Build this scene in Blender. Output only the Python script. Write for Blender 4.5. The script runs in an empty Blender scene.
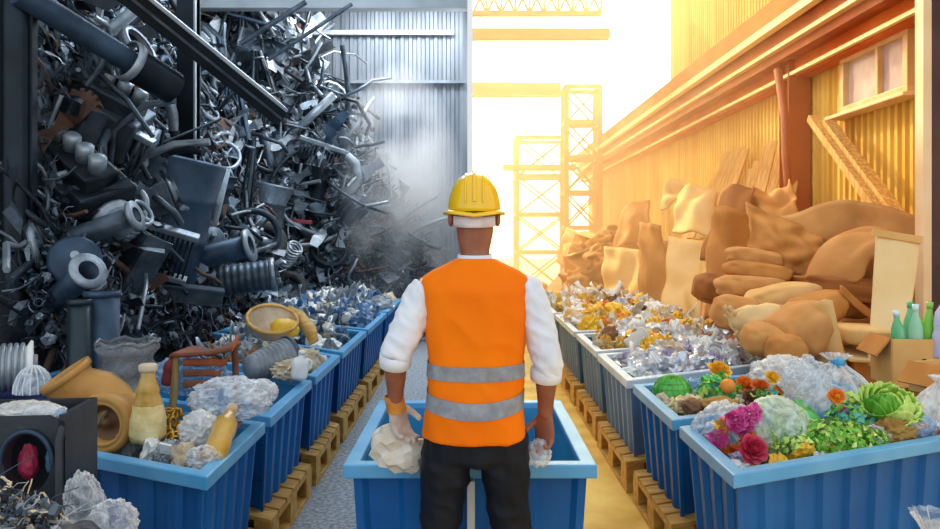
import bpy, bmesh, math, random
from mathutils import Vector, Matrix, Euler, noise
PI = math.pi
SC = bpy.context.scene
COL = SC.collection
RND = random.Random(7)
F = 765.0
EYE = 1.62

def V(*a):
    return Vector(a)

def at(px, py, d):
    """the point of the place that lies d metres ahead and shows at photo pixel px, py"""
    return V((px - 470) / F * d, d, EYE - (py - 238) / F * d)

def hexc(h):
    h = h.lstrip('#')
    out = []
    for i in (0, 2, 4):
        c = int(h[i:i + 2], 16) / 255
        out.append(c / 12.92 if c <= .04045 else ((c + .055) / 1.055) ** 2.4)
    return tuple(out) + (1,)

# ------------------------------------------------------------------ materials
MATS = {}

def mat(name, c1, c2=None, rough=.55, metal=0.0, scale=5.0, bump=0.0, bscale=30.0, detail=4, trans=0.0, spec=.5, sub=0.0, stretch=None, coat=0.0):
    m = bpy.data.materials.new(name)
    m.use_nodes = True
    nt = m.node_tree
    b = nt.nodes['Principled BSDF']
    b.inputs['Roughness'].default_value = rough
    b.inputs['Metallic'].default_value = metal
    b.inputs['Specular IOR Level'].default_value = spec
    if trans:
        b.inputs['Transmission Weight'].default_value = trans
    if coat:
        b.inputs['Coat Weight'].default_value = coat
    if sub:
        b.inputs['Subsurface Weight'].default_value = sub
        b.inputs['Subsurface Radius'].default_value = (.02, .01, .006)
    tc = nt.nodes.new('ShaderNodeTexCoord')
    src = tc.outputs['Object']
    if stretch:
        mp = nt.nodes.new('ShaderNodeMapping')
        mp.inputs['Scale'].default_value = stretch
        nt.links.new(src, mp.inputs['Vector'])
        src = mp.outputs['Vector']
    n = nt.nodes.new('ShaderNodeTexNoise')
    n.inputs['Scale'].default_value = scale
    n.inputs['Detail'].default_value = detail
    nt.links.new(src, n.inputs['Vector'])
    r = nt.nodes.new('ShaderNodeValToRGB')
    r.color_ramp.elements[0].position = .35
    r.color_ramp.elements[1].position = .68
    r.color_ramp.elements[0].color = hexc(c1)
    r.color_ramp.elements[1].color = hexc(c2 or c1)
    nt.links.new(n.outputs['Fac'], r.inputs['Fac'])
    nt.links.new(r.outputs['Color'], b.inputs['Base Color'])
    if bump:
        n2 = nt.nodes.new('ShaderNodeTexNoise')
        n2.inputs['Scale'].default_value = bscale
        n2.inputs['Detail'].default_value = 5
        nt.links.new(src, n2.inputs['Vector'])
        bp = nt.nodes.new('ShaderNodeBump')
        bp.inputs['Strength'].default_value = bump
        bp.inputs['Distance'].default_value = .02
        nt.links.new(n2.outputs['Fac'], bp.inputs['Height'])
        nt.links.new(bp.outputs['Normal'], b.inputs['Normal'])
    MATS[name] = m
    return m

def film(name, col, clear=.55, rough=.2, scale=14):
    """thin crumpled plastic film: partly clear, milky in its folds and at its edges"""
    m = bpy.data.materials.new(name)
    m.use_nodes = True
    nt = m.node_tree
    out = nt.nodes['Material Output']
    b = nt.nodes['Principled BSDF']
    b.inputs['Base Color'].default_value = hexc(col)
    b.inputs['Roughness'].default_value = rough
    t = nt.nodes.new('ShaderNodeBsdfTransparent')
    mx = nt.nodes.new('ShaderNodeMixShader')
    lw = nt.nodes.new('ShaderNodeLayerWeight')
    lw.inputs['Blend'].default_value = .45
    tc = nt.nodes.new('ShaderNodeTexCoord')
    n = nt.nodes.new('ShaderNodeTexNoise')
    n.inputs['Scale'].default_value = scale
    n.inputs['Detail'].default_value = 6
    n.inputs['Distortion'].default_value = 1.2
    nt.links.new(tc.outputs['Object'], n.inputs['Vector'])
    r = nt.nodes.new('ShaderNodeMapRange')
    r.inputs['From Min'].default_value = .4
    r.inputs['From Max'].default_value = .65
    r.inputs['To Min'].default_value = max(0, .75 - clear)
    r.inputs['To Max'].default_value = 1.0 - clear * .55
    nt.links.new(n.outputs['Fac'], r.inputs['Value'])
    a = nt.nodes.new('ShaderNodeMath'); a.operation = 'MAXIMUM'
    nt.links.new(r.outputs['Result'], a.inputs[0])
    nt.links.new(lw.outputs['Facing'], a.inputs[1])
    nt.links.new(a.outputs[0], mx.inputs['Fac'])
    nt.links.new(t.outputs[0], mx.inputs[1])
    nt.links.new(b.outputs[0], mx.inputs[2])
    bp = nt.nodes.new('ShaderNodeBump')
    bp.inputs['Strength'].default_value = .5
    bp.inputs['Distance'].default_value = .02
    nt.links.new(n.outputs['Fac'], bp.inputs['Height'])
    nt.links.new(bp.outputs['Normal'], b.inputs['Normal'])
    nt.links.new(mx.outputs[0], out.inputs['Surface'])
    MATS[name] = m
    return m

# ------------------------------------------------------------------ mesh builder
class MB:
    def __init__(s):
        s.v = []; s.f = []; s.mi = []; s.sm = []; s.T = None

    def add(s, vs, fs, m=0, smooth=False):
        b = len(s.v)
        if s.T is not None:
            vs = [s.T @ Vector(p) for p in vs]
        s.v.extend([tuple(p) for p in vs])
        for f in fs:
            s.f.append([b + i for i in f]); s.mi.append(m); s.sm.append(smooth)
        return s

    def box(s, c, d, m=0, R=None):
        x, y, z = d[0] / 2, d[1] / 2, d[2] / 2
        vs = [V(-x, -y, -z), V(x, -y, -z), V(x, y, -z), V(-x, y, -z), V(-x, -y, z), V(x, -y, z), V(x, y, z), V(-x, y, z)]
        if R is not None:
            R = R.to_3x3() if isinstance(R, Matrix) else R.to_matrix()
            vs = [R @ p for p in vs]
        c = Vector(c)
        return s.hexa([c + p for p in vs], m)

    def hexa(s, vs, m=0):
        return s.add(vs, [(0, 3, 2, 1), (4, 5, 6, 7), (0, 1, 5, 4), (1, 2, 6, 5), (2, 3, 7, 6), (3, 0, 4, 7)], m)

    def rings(s, rs, m=0, cap=True, closed=False, smooth=True):
        n = len(rs[0]); vs = [p for r in rs for p in r]; fs = []
        K = len(rs)
        for i in range(K if closed else K - 1):
            a, b = i * n, ((i + 1) % K) * n
            for j in range(n):
                k = (j + 1) % n
                fs.append((a + j, a + k, b + k, b + j))
        s.add(vs, fs, m, smooth)
        if cap and not closed:
            s.add(rs[0], [tuple(reversed(range(n)))], m)
            s.add(rs[-1], [tuple(range(n))], m)
        return s

    def tube(s, pts, r, n=8, m=0, cap=True, closed=False, smooth=True, flat=1.0):
        pts = [Vector(p) for p in pts]
        K = len(pts)
        rr = r if isinstance(r, (list, tuple)) else [r] * K
        rs = []; u = None
        for i in range(K):
            if closed:
                t = pts[(i + 1) % K] - pts[i - 1]
            else:
                t = pts[min(i + 1, K - 1)] - pts[max(i - 1, 0)]
            if t.length < 1e-9: t = V(0, 0, 1)
            t.normalize()
            if u is None:
                u = t.orthogonal().normalized()
            else:
                u = u - t * u.dot(t)
                u = u.normalized() if u.length > 1e-6 else t.orthogonal().normalized()
            w = t.cross(u)
            rs.append([pts[i] + u * (math.cos(2 * PI * j / n) * rr[i]) + w * (math.sin(2 * PI * j / n) * rr[i] * flat) for j in range(n)])
        return s.rings(rs, m, cap, closed, smooth)

    def lathe(s, prof, n=16, m=0, T=None, cap=False, smooth=True, wob=None):
        rs = []
        for r, z in prof:
            ring = []
            for j in range(n):
                a = 2 * PI * j / n
                q = r * (wob(a, z) if wob else 1)
                p = V(q * math.cos(a), q * math.sin(a), z)
                ring.append(T @ p if T is not None else p)
            rs.append(ring)
        return s.rings(rs, m, cap, False, smooth)

    def ico(s, c, r, sub=2, m=0, amp=0.0, sc=3.0, seed=0, ridge=False, R=None, smooth=True):
        vs, fs = ico_data(sub)
        if not isinstance(r, (tuple, list)): r = (r, r, r)
        c = Vector(c); out = []
        off = V(seed * 3.7, seed * 1.3, seed * 2.1)
        for p in vs:
            k = 1.0
            if amp:
                q = noise.noise(p * sc + off)
                if ridge == 'puff':
                    w = p * sc + off
                    q = .38 * math.sin(6.5 * noise.noise(w) + 2 * noise.noise(w * 1.9)) + .2 * math.sin(9 * noise.noise(w * 1.7 + off)) + .10 * math.sin(11 * noise.noise(w * 3.1))
                elif ridge: q = .6 - 2.2 * abs(q) + .5 * noise.noise(p * sc * 2.3 + off)
                k += amp * q
            q = V(p.x * r[0] * k, p.y * r[1] * k, p.z * r[2] * k)
            if R is not None: q = R @ q
            out.append(c + q)
        return s.add(out, fs, m, smooth)

    def grid(s, fn, nu, nv, m=0, smooth=True):
        vs = [fn(i / nu, j / nv) for j in range(nv + 1) for i in range(nu + 1)]
        fs = [(j * (nu + 1) + i, j * (nu + 1) + i + 1, (j + 1) * (nu + 1) + i + 1, (j + 1) * (nu + 1) + i) for j in range(nv) for i in range(nu)]
        return s.add(vs, fs, m, smooth)

    def ribbon(s, pts, w, m=0, up=(0, 0, 1), smooth=True):
        pts = [Vector(p) for p in pts]; K = len(pts); vs = []
        for i in range(K):
            t = (pts[min(i + 1, K - 1)] - pts[max(i - 1, 0)])
            sd = t.cross(Vector(up))
            sd = sd.normalized() if sd.length > 1e-6 else V(1, 0, 0)
            ww = w[i] if isinstance(w, (list, tuple)) else w
            vs += [pts[i] - sd * ww / 2, pts[i] + sd * ww / 2]
        return s.add(vs, [(2 * i, 2 * i + 1, 2 * i + 3, 2 * i + 2) for i in range(K - 1)], m, smooth)

    def build(s, name, mats, parent=None, bevel=0.0, solid=0.0, sub=0, seg=2, label=None, kind=None):
        me = bpy.data.meshes.new(name)
        me.from_pydata(s.v, [], s.f)
        if not isinstance(mats, (list, tuple)): mats = [mats]
        for q in mats: me.materials.append(MATS[q] if isinstance(q, str) else q)
        me.polygons.foreach_set('material_index', s.mi)
        me.polygons.foreach_set('use_smooth', s.sm)
        me.validate()
        me.update()
        o = bpy.data.objects.new(name, me)
        COL.objects.link(o)
        if parent is not None: o.parent = parent
        if solid:
            q = o.modifiers.new('thick', 'SOLIDIFY'); q.thickness = solid; q.offset = 0
        if bevel:
            q = o.modifiers.new('edge', 'BEVEL'); q.width = bevel; q.segments = seg; q.limit_method = 'ANGLE'; q.angle_limit = .7
        if sub:
            q = o.modifiers.new('smooth', 'SUBSURF'); q.levels = sub; q.render_levels = sub
        if label: o['label'] = label
        if kind: o['kind'] = kind
        return o

_ICO = {}
def ico_data(sub):
    if sub not in _ICO:
        bm = bmesh.new()
        bmesh.ops.create_icosphere(bm, subdivisions=sub, radius=1)
        bm.verts.ensure_lookup_table()
        _ICO[sub] = ([v.co.copy() for v in bm.verts], [tuple(v.index for v in f.verts) for f in bm.faces])
        bm.free()
    return _ICO[sub]

def tag(o, label, cat, group=None):
    o['label'] = label; o['category'] = cat
    if group: o['group'] = group
    return o

def thing(name, label, cat, loc=(0, 0, 0), rot=(0, 0, 0), group=None, scale=1):
    o = bpy.data.objects.new(name, None)
    o.empty_display_size = .1
    COL.objects.link(o)
    o.location = loc; o.rotation_euler = rot
    o.scale = (scale,) * 3 if not isinstance(scale, tuple) else scale
    return tag(o, label, cat, group)

def place(o, loc, rot=(0, 0, 0), scale=1):
    o.location = loc; o.rotation_euler = rot
    o.scale = (scale,) * 3 if not isinstance(scale, tuple) else scale
    return o

def kids(o):
    return [c for c in COL.objects if c.parent is o]

_KIDS = {}
def dup(root, loc, rot=(0, 0, 0), scale=1, label=None, group=None):
    if root.name not in _KIDS:
        _KIDS[root.name] = [(c, kids(c)) for c in kids(root)]
    r = root.copy(); COL.objects.link(r)
    place(r, loc, rot, scale)
    if label: r['label'] = label
    if group: r['group'] = group
    elif 'group' in r: del r['group']
    for c, gs in _KIDS[root.name]:
        d = c.copy(); COL.objects.link(d); d.parent = r
        for g in gs:
            e = g.copy(); COL.objects.link(e); e.parent = d
    return r

class Kind:
    """a kind of thing: the first use moves the one that was built, later uses copy it"""
    def __init__(s, root): s.root = root; s.used = False
    def put(s, loc, rot=(0, 0, 0), scale=1, label=None, group=None):
        if not s.used:
            s.used = True
            if label: s.root['label'] = label
            if group: s.root['group'] = group
            return place(s.root, loc, rot, scale)
        return dup(s.root, loc, rot, scale, label, group)

def structure(o):
    o['kind'] = 'structure'
    return o

def stuff(o, label, cat):
    o['kind'] = 'stuff'
    return tag(o, label, cat)

def sstep(a, b, x):
    t = max(0, min(1, (x - a) / (b - a)))
    return t * t * (3 - 2 * t)

def interp(tab, x):
    if x <= tab[0][0]: return tab[0][1]
    for (a, p), (b, q) in zip(tab, tab[1:]):
        if x <= b: return p + (q - p) * (x - a) / (b - a)
    return tab[-1][1]

def fbm(p, o=3):
    return noise.fractal(p, 1.0, 2.0, o)

def rrot(r=RND, tilt=PI):
    return (r.uniform(-tilt, tilt), r.uniform(-tilt, tilt), r.uniform(-PI, PI))

# ------------------------------------------------------------------ palette
mat('bin_blue', '#0f5699', '#1968aa', rough=.42, scale=2.5, bump=.05, bscale=12, spec=.25)
mat('bin_blue_rim', '#4a9bd0', '#66b0dc', rough=.35, scale=4)
mat('bin_inside', '#1f7cae', '#2d8cba', rough=.5, scale=2)
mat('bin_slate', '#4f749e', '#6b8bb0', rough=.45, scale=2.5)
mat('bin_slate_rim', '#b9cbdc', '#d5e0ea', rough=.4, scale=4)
mat('navy_plastic', '#14295a', '#1c3570', rough=.4)
mat('pallet_wood', '#c08a3c', '#dfb262', rough=.7, scale=3, bump=.25, bscale=40, stretch=(1, 8, 8))
mat('gravel', '#6f767d', '#b4babf', rough=.75, scale=38, bump=.6, bscale=60, detail=8)
mat('sunlit_yellow_floor', '#d9a83c', '#f2cf6c', rough=.6, scale=3, bump=.1, bscale=20)  # warm sunlight on the floor is put into this yellow
mat('grey_sheet', '#5d6670', '#79828b', rough=.5, metal=.3, scale=1.5, stretch=(3, 1, .4))
mat('yellow_sheet', '#dba52e', '#eec356', rough=.55, scale=1.2, stretch=(1, 3, .4))
mat('eave_orange', '#c25208', '#d46c14', rough=.6, spec=.2, scale=2)
mat('eave_pale', '#f0c47c', '#f7d79c', rough=.5, scale=2)
mat('red_brown_steel', '#a34a14', '#b85c1e', rough=.5, scale=3)
mat('brown_post', '#3d241d', '#52332a', rough=.6, scale=3)
mat('cream_paint_and_sun', '#e9c493', '#f2d5ab', rough=.6, scale=3)  # sill paint; on the post strip it stands for sunlight
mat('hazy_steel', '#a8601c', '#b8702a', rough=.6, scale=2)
mat('white_paint', '#f4f4f2', '#fdfdfb', rough=.5, scale=2)
mat('pale_beam', '#b9c0c6', '#cbd1d6', rough=.6, scale=2)
mat('dark_steel', '#12191f', '#1f2a33', rough=.35, metal=.6, scale=4, bump=.05)
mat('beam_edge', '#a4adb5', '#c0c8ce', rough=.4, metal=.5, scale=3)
mat('scrap_dark', '#1c2329', '#333d46', rough=.45, metal=.55, scale=6, bump=.2)
mat('scrap_mid', '#3c4852', '#5d6974', rough=.42, metal=.55, scale=7, bump=.2)
mat('scrap_pale', '#78848e', '#a9b2b9', rough=.38, metal=.5, scale=7, bump=.15)
mat('scrap_rust', '#4a3a32', '#6d4c3a', rough=.7, metal=.2, scale=8, bump=.2)
mat('scrap_blue', '#26384a', '#3f566c', rough=.5, metal=.4, scale=5, bump=.1)
mat('rust_orange', '#8c3d1c', '#b8622f', rough=.75, scale=9, bump=.2)
mat('heap_base', '#151a1f', '#2b333a', rough=.8, scale=9, bump=.8, bscale=14, detail=8)
mat('dark_rubber', '#0f1113', '#1c1f22', rough=.7, scale=6)
mat('cardboard', '#b5742e', '#cb8c43', rough=.8, scale=3, bump=.08, bscale=50)
mat('cardboard_light', '#d9a75e', '#e7bd7c', rough=.8, scale=3, bump=.05, bscale=50)
mat('cardboard_dark', '#94561f', '#ad6c2e', rough=.85, scale=3, bump=.08, bscale=50)
mat('tan_cloth', '#c28443', '#d49a58', rough=.85, scale=4, bump=.15, bscale=90)
mat('cream_board', '#e3bd7d', '#edcd95', rough=.7, scale=2)
mat('plank', '#c4863a', '#ecbc68', rough=.75, scale=4, bump=.15, bscale=30, stretch=(8, 8, 1))
mat('black_hole', '#0a0a0a')
mat('wire_white', '#cfd6da', '#e4e9ec', rough=.4)
# ------------------------------------------------------------------ camera, sky, lights
cam = bpy.data.cameras.new('camera'); co = bpy.data.objects.new('camera', cam); COL.objects.link(co)
cam.lens = F / 940 * 36; cam.sensor_width = 36; cam.sensor_fit = 'HORIZONTAL'
cam.shift_y = -26.5 / 940
cam.clip_start = .05; cam.clip_end = 300
co.location = (0, 0, EYE); co.rotation_euler = (PI / 2, 0, 0)
SC.camera = co
SC.view_settings.view_transform = 'Standard'; SC.view_settings.look = 'None'
SC.view_settings.gamma = 1
SC.view_settings.use_curve_mapping = False
SC.cycles.max_bounces = 8; SC.cycles.transparent_max_bounces = 24
SC.cycles.volume_bounces = 1
SC.cycles.sample_clamp_indirect = 6

def sky():
    w = bpy.data.worlds.new('sky'); SC.world = w; w.use_nodes = True
    nt = w.node_tree; nt.nodes.clear()
    out = nt.nodes.new('ShaderNodeOutputWorld'); bg = nt.nodes.new('ShaderNodeBackground')
    tc = nt.nodes.new('ShaderNodeTexCoord')
    def dotp(d):
        n = nt.nodes.new('ShaderNodeVectorMath'); n.operation = 'DOT_PRODUCT'
        n.inputs[1].default_value = Vector(d).normalized()
        nt.links.new(tc.outputs['Generated'], n.inputs[0]); return n.outputs['Value']
    def ramp(v, stops):
        m = nt.nodes.new('ShaderNodeMapRange'); m.inputs['From Min'].default_value = -1; m.inputs['From Max'].default_value = 1
        nt.links.new(v, m.inputs['Value'])
        r = nt.nodes.new('ShaderNodeValToRGB'); e = r.color_ramp.elements
        while len(e) < len(stops): e.new(.5)
        for q, (p, c) in zip(e, stops):
            q.position = (p + 1) / 2; q.color = tuple(c) + (1,)
        nt.links.new(m.outputs['Result'], r.inputs['Fac']); return r.outputs['Color']
    # cool overcast daylight behind the camera, warm low sun haze ahead
    base = ramp(dotp((0, 1, .08)), SKY_BASE)
    glow = ramp(dotp(SUN_SEEN), SKY_GLOW)
    ad = nt.nodes.new('ShaderNodeMix'); ad.data_type = 'RGBA'; ad.blend_type = 'ADD'; ad.clamp_result = False
    ad.inputs['Factor'].default_value = 1
    nt.links.new(base, ad.inputs[6]); 
    sc = nt.nodes.new('ShaderNodeMix'); sc.data_type = 'RGBA'; sc.blend_type = 'MULTIPLY'; sc.clamp_result = False
    sc.inputs['Factor'].default_value = 1; sc.inputs[7].default_value = (GLOW,) * 3 + (1,)
    nt.links.new(glow, sc.inputs[6]); nt.links.new(sc.outputs[2], ad.inputs[7])
    nt.links.new(ad.outputs[2], bg.inputs['Color']); bg.inputs['Strength'].default_value = SKY_K
    nt.links.new(bg.outputs[0], out.inputs['Surface'])

def lamp(name, kind, energy, col, loc=(0, 0, 0), to=None, **k):
    l = bpy.data.lights.new(name, kind); l.energy = energy; l.color = col
    for a, b in k.items(): setattr(l, a, b)
    o = bpy.data.objects.new(name, l); COL.objects.link(o); o.location = loc
    if to is not None: o.rotation_euler = (Vector(to) - Vector(loc)).to_track_quat('-Z', 'Y').to_euler()
    return o

EXPOSURE = SC.view_settings.exposure = .4
SUN_SEEN = (.2026, 1, .252)
SKY_BASE = [(-1, (.80, .90, 1.0)), (-.1, (.62, .72, .85)), (.35, (1.0, .78, .42)), (1, (1.0, .86, .58))]
SKY_GLOW = [(.55, (0, 0, 0)), (.9, (.10, .06, .015)), (.97, (.30, .2, .07)), (.992, (.8, .7, .4)), (1, (1, .95, .8))]
GLOW = 9.0
SKY_K = 1.0
sky()
lamp('sun', 'SUN', 5.5, (1, .72, .35), (0, 30, 20), to=V(0, 30, 20) - V(-.42, .80, .52) * 10, angle=.03)
# added fill: unseen area lamps under the roof brighten the dim hall
lamp('hall_fill', 'AREA', 300, (.72, .86, 1), (-1.3, 8.6, 5.95), to=(-2.4, 8.8, 0), size=1.2, size_y=6, shape='RECTANGLE')

lamp('hall_fill', 'AREA', 190, (.95, .97, 1), (-1.2, 13.0, 6.1), to=(-1.2, 13.1, 0), size=2.2, size_y=1.2, shape='RECTANGLE')  # second added fill, over the mist and back wall
# ------------------------------------------------------------------ setting
def corrug(name, p0, p1, z0, z1, pitch, depth, m, nrm):
    """a corrugated sheet wall from p0 to p1"""
    mb = MB(); p0 = Vector(p0); p1 = Vector(p1); L = (p1 - p0).length; d = (p1 - p0) / L; nrm = Vector(nrm)
    n = int(L / pitch); A = []
    for i in range(n):
        for t, o in ((0, 0), (.38, 0), (.5, 1), (.88, 1)):
            q = p0 + d * ((i + t) * pitch) + nrm * (depth * o); A.append(q)
    A.append(p1.copy())
    lo = [V(p.x, p.y, z0) for p in A]; hi = [V(p.x, p.y, z1) for p in A]; K = len(A)
    mb.add(lo + hi, [(i, i + 1, K + i + 1, K + i) for i in range(K - 1)], 0)
    a, b = p0 - nrm * .02, p1 - nrm * .02
    mb.add([V(a.x, a.y, z0), V(b.x, b.y, z0), V(b.x, b.y, z1), V(a.x, a.y, z1)], [(0, 1, 2, 3)], 0)
    return structure(mb.build(name, m))

def slab(name, m, lo, hi, bevel=0):
    c = [(a + b) / 2 for a, b in zip(lo, hi)]; d = [b - a for a, b in zip(lo, hi)]
    return structure(MB().box(c, d).build(name, m, bevel=bevel))

slab('floor_left', 'gravel', (-9, -6, -.1), (0, 15, 0))
slab('floor_right', 'sunlit_yellow_floor', (0, -6, -.1), (9, 60, 0))
slab('wall_light_split', 'white_paint', (-.016, 4.55, 0), (.016, 14.6, 6.3))  # added partition on the white split line, keeps warm and cool light apart
corrug('wall_back', (-6.2, 14.55, 0), (-.02, 14.55, 0), 0, 6.3, .16, .03, 'grey_sheet', (0, -1, 0))
slab('wall_left', 'grey_sheet', (-6.3, 3.0, 0), (-6.2, 14.6, 6.3))
slab('ceiling', 'pale_beam', (-6.3, 5.2, 6.3), (.016, 14.6, 6.4))
slab('trim_1', 'pale_beam', (-6.2, 11.9, 5.2), (-.02, 12.1, 5.62), .01)
slab('trim_2', 'pale_beam', (-3.9, 14.42, 5.46), (-.3, 14.5, 5.54))
slab('trim_3', 'grey_sheet', (-3.9, 14.42, 4.54), (-.1, 14.5, 4.6))
corrug('wall_right', (4.05, 5.0, 0), (4.05, 26.0, 0), 0, 4.0, .125, .035, 'yellow_sheet', (-1, 0, 0))
corrug('wall_upper', (4.35, 5.0, 0), (4.35, 16.6, 0), 4.0, 8.5, .125, .035, 'yellow_sheet', (-1, 0, 0))

# eave girder along the sunny wall: several long bands
eave = MB()
eave.box((3.78, 15.5, 4.25), (.5, 21, .30), 0)
eave.build('beam_eave', ['eave_orange']); structure(bpy.data.objects['beam_eave'])
slab('trim_4', 'eave_pale', (3.46, 5, 4.02), (3.56, 26, 4.11))
slab('trim_5', 'red_brown_steel', (3.62, 5, 3.70), (3.98, 26, 4.05))
slab('trim_6', 'eave_pale', (3.54, 5, 3.80), (3.62, 26, 3.845))
slab('trim_7', 'eave_pale', (3.74, 5, 3.52), (3.79, 26, 3.56))
slab('trim_8', 'eave_orange', (3.80, 5, 3.5), (4.0, 26, 3.72))

# wall window with two panes
wn = MB()
for (y0, y1, z0, z1) in ((6.86, 8.12, 3.46, 3.54), (6.86, 8.12, 2.92, 3.0), (6.86, 6.94, 3.0, 3.46), (8.04, 8.12, 3.0, 3.46), (7.36, 7.41, 3.0, 3.46)):
    wn.box((3.97, (y0 + y1) / 2, (z0 + z1) / 2), (.10, y1 - y0, z1 - z0))
mat('frame_cream', '#d8a868', '#e8be85', rough=.5)
mat('pane_glass', '#b99a92', '#cdb2ac', rough=.12, spec=.8)
w1 = structure(wn.build('window_1', 'frame_cream', bevel=.006))
MB().box((3.985, 7.725, 3.23), (.012, .63, .46)).build('pane', 'pane_glass', w1)
MB().box((3.985, 7.15, 3.23), (.012, .42, .46)).build('pane', 'pane_glass', w1)
MB().box((3.92, 7.5, 2.90), (.2, 1.5, .035)).build('sill', 'cream_paint_and_sun', w1, bevel=.006)

# sunny-side column beside the window bay, brown post at the near end
def column(name, x, y, w, d, h, m, z0=0, m2=None):
    mb = MB()
    mb.box((x, y - d / 2 + .01, z0 + h / 2), (w, .02, h)).box((x, y + d / 2 - .01, z0 + h / 2), (w, .02, h)).box((x, y, z0 + h / 2), (.03, d - .04, h))
    return structure(mb.build(name, m, bevel=.003))
column('column_wall', 3.86, 9.1, .26, .28, 4.0, 'red_brown_steel')
slab('column_near', 'brown_post', (3.39, 5.62, 0), (3.80, 5.72, 6.5), .008)
slab('trim_lit_side', 'cream_paint_and_sun', (3.325, 5.61, 0), (3.388, 5.72, 6.5), .005)  # sunlit side of the brown post, put in as a cream strip
MB().tube([(3.62, 9.0, 3.6), (3.6, 8.75, 3.0), (3.55, 8.6, 2.55), (3.58, 8.6, 2.2)], .045, 10).build('downpipe', 'red_brown_steel')
tag(bpy.data.objects['downpipe'], 'brown bent downpipe beside the red brown wall column', 'pipe')

# ------------------------------------------------------------------ bins and pallets
def offs(q, d):
    """a convex counter-clockwise outline grown by d"""
    n = len(q); out = []
    for i in range(n):
        a, b, c = q[i - 1], q[i], q[(i + 1) % n]
        e1 = (b - a).normalized(); e2 = (c - b).normalized()
        n1 = V(e1.y, -e1.x); n2 = V(e2.y, -e2.x)
        m = (n1 + n2); m = m / max(.35, m.dot(n1)) 
        out.append(b + m * d)
    return out

def bil(q, u, v):
    return (q[0] * (1 - u) + q[1] * u) * (1 - v) + (q[3] * (1 - u) + q[2] * u) * v

def make_bin(quad, zb, zt, label, group, body='bin_blue', rim='bin_blue_rim', inner='bin_inside', pitch=.17, strip=False):
    q = [Vector(p).to_2d() for p in quad]
    ctr = sum(q, V(0, 0)) / 4
    root = thing('waste_bin', label, 'bin', (ctr.x, ctr.y, zb), group=group)
    q = [p - ctr for p in q]
    h = zt - zb
    top = offs(q, -.035); bot = offs(q, -.075)
    mb = MB(); lo = []; hi = []
    for i in range(4):
        a, b = top[i], top[(i + 1) % 4]; c, d = bot[i], bot[(i + 1) % 4]
        e = (b - a).normalized(); nn = V(e.y, -e.x)
        n = max(3, round((b - a).length / pitch)); 
        ts = [(0, 0)]
        for k in range(n):
            for t, o in ((.14, 0), (.24, -1), (.76, -1), (.86, 0)):
                ts.append(((k + t) / n, o))
        for t, o in ts:
            w = nn * (.022 * o)
            p = a.lerp(b, t) + w; r = c.lerp(d, t) + w
            hi.append(V(p.x, p.y, h - .03)); lo.append(V(r.x, r.y, 0))
    K = len(hi)
    mb.add(lo + hi, [(i, (i + 1) % K, K + (i + 1) % K, K + i) for i in range(K)], 0)
    mb.add(lo, [tuple(reversed(range(K)))], 0)
    it = offs(q, -.065); ib = offs(q, -.105)
    mb.add([V(p.x, p.y, h - .03) for p in it] + [V(p.x, p.y, .03) for p in ib],
           [(i, i + 4, (i + 1) % 4 + 4, (i + 1) % 4) for i in range(4)] + [(4, 5, 6, 7)], 1)
    mb.build('bin_body', [body, inner], root)
    r = MB(); o = q; i2 = offs(q, -.062)
    P = [(o, h - .055), (o, h), (i2, h), (i2, h - .055)]
    vs = [V(p.x, p.y, z) for poly, z in P for p in poly]
    fs = []
    for a in range(4):
        b = (a + 1) % 4
        for i in range(4):
            j = (i + 1) % 4
            fs.append((a * 4 + i, a * 4 + j, b * 4 + j, b * 4 + i))
    r.add(vs, fs).build('rim', rim, root, bevel=.006)
    if strip:
        a, b = q[0], q[1]
        MB().box(((a.x + b.x) / 2 + .004, a.y + .022, (h - .06) / 2), (.03, .05, h - .07)).build('corner_strip', 'white_paint', root, label='white strip down the middle of the bin front')
    return root

def make_pallet(quad, z0, z1, label, group):
    q = [Vector(p).to_2d() for p in quad]
    ctr = sum(q, V(0, 0)) / 4
    root = thing('wooden_pallet', label, 'pallet', (ctr.x, ctr.y, z0), group=group)
    q = [p - ctr for p in q]; h = z1 - z0
    def slabq(mb, u0, u1, v0, v1, a, b):
        pts = [bil(q, u0, v0), bil(q, u1, v0), bil(q, u1, v1), bil(q, u0, v1)]
        mb.hexa([V(p.x, p.y, a) for p in pts] + [V(p.x, p.y, b) for p in pts])
    mb = MB()
    for k in range(6): slabq(mb, 0, 1, k / 6, k / 6 + .14, h - .025, h)
    mb.build('deck_planks', 'pallet_wood', root, bevel=.003)
    for u in (0, .44, .9):
        mb = MB(); slabq(mb, u, u + .10, 0, 1, .0, .03); slabq(mb, u, u + .10, 0, 1, h - .05, h - .026)
        for v in (0, .42, .84): slabq(mb, u, u + .10, v, v + .16, .03, h - .05)
        mb.build('stringer', 'pallet_wood', root, bevel=.003)
    return root

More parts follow.
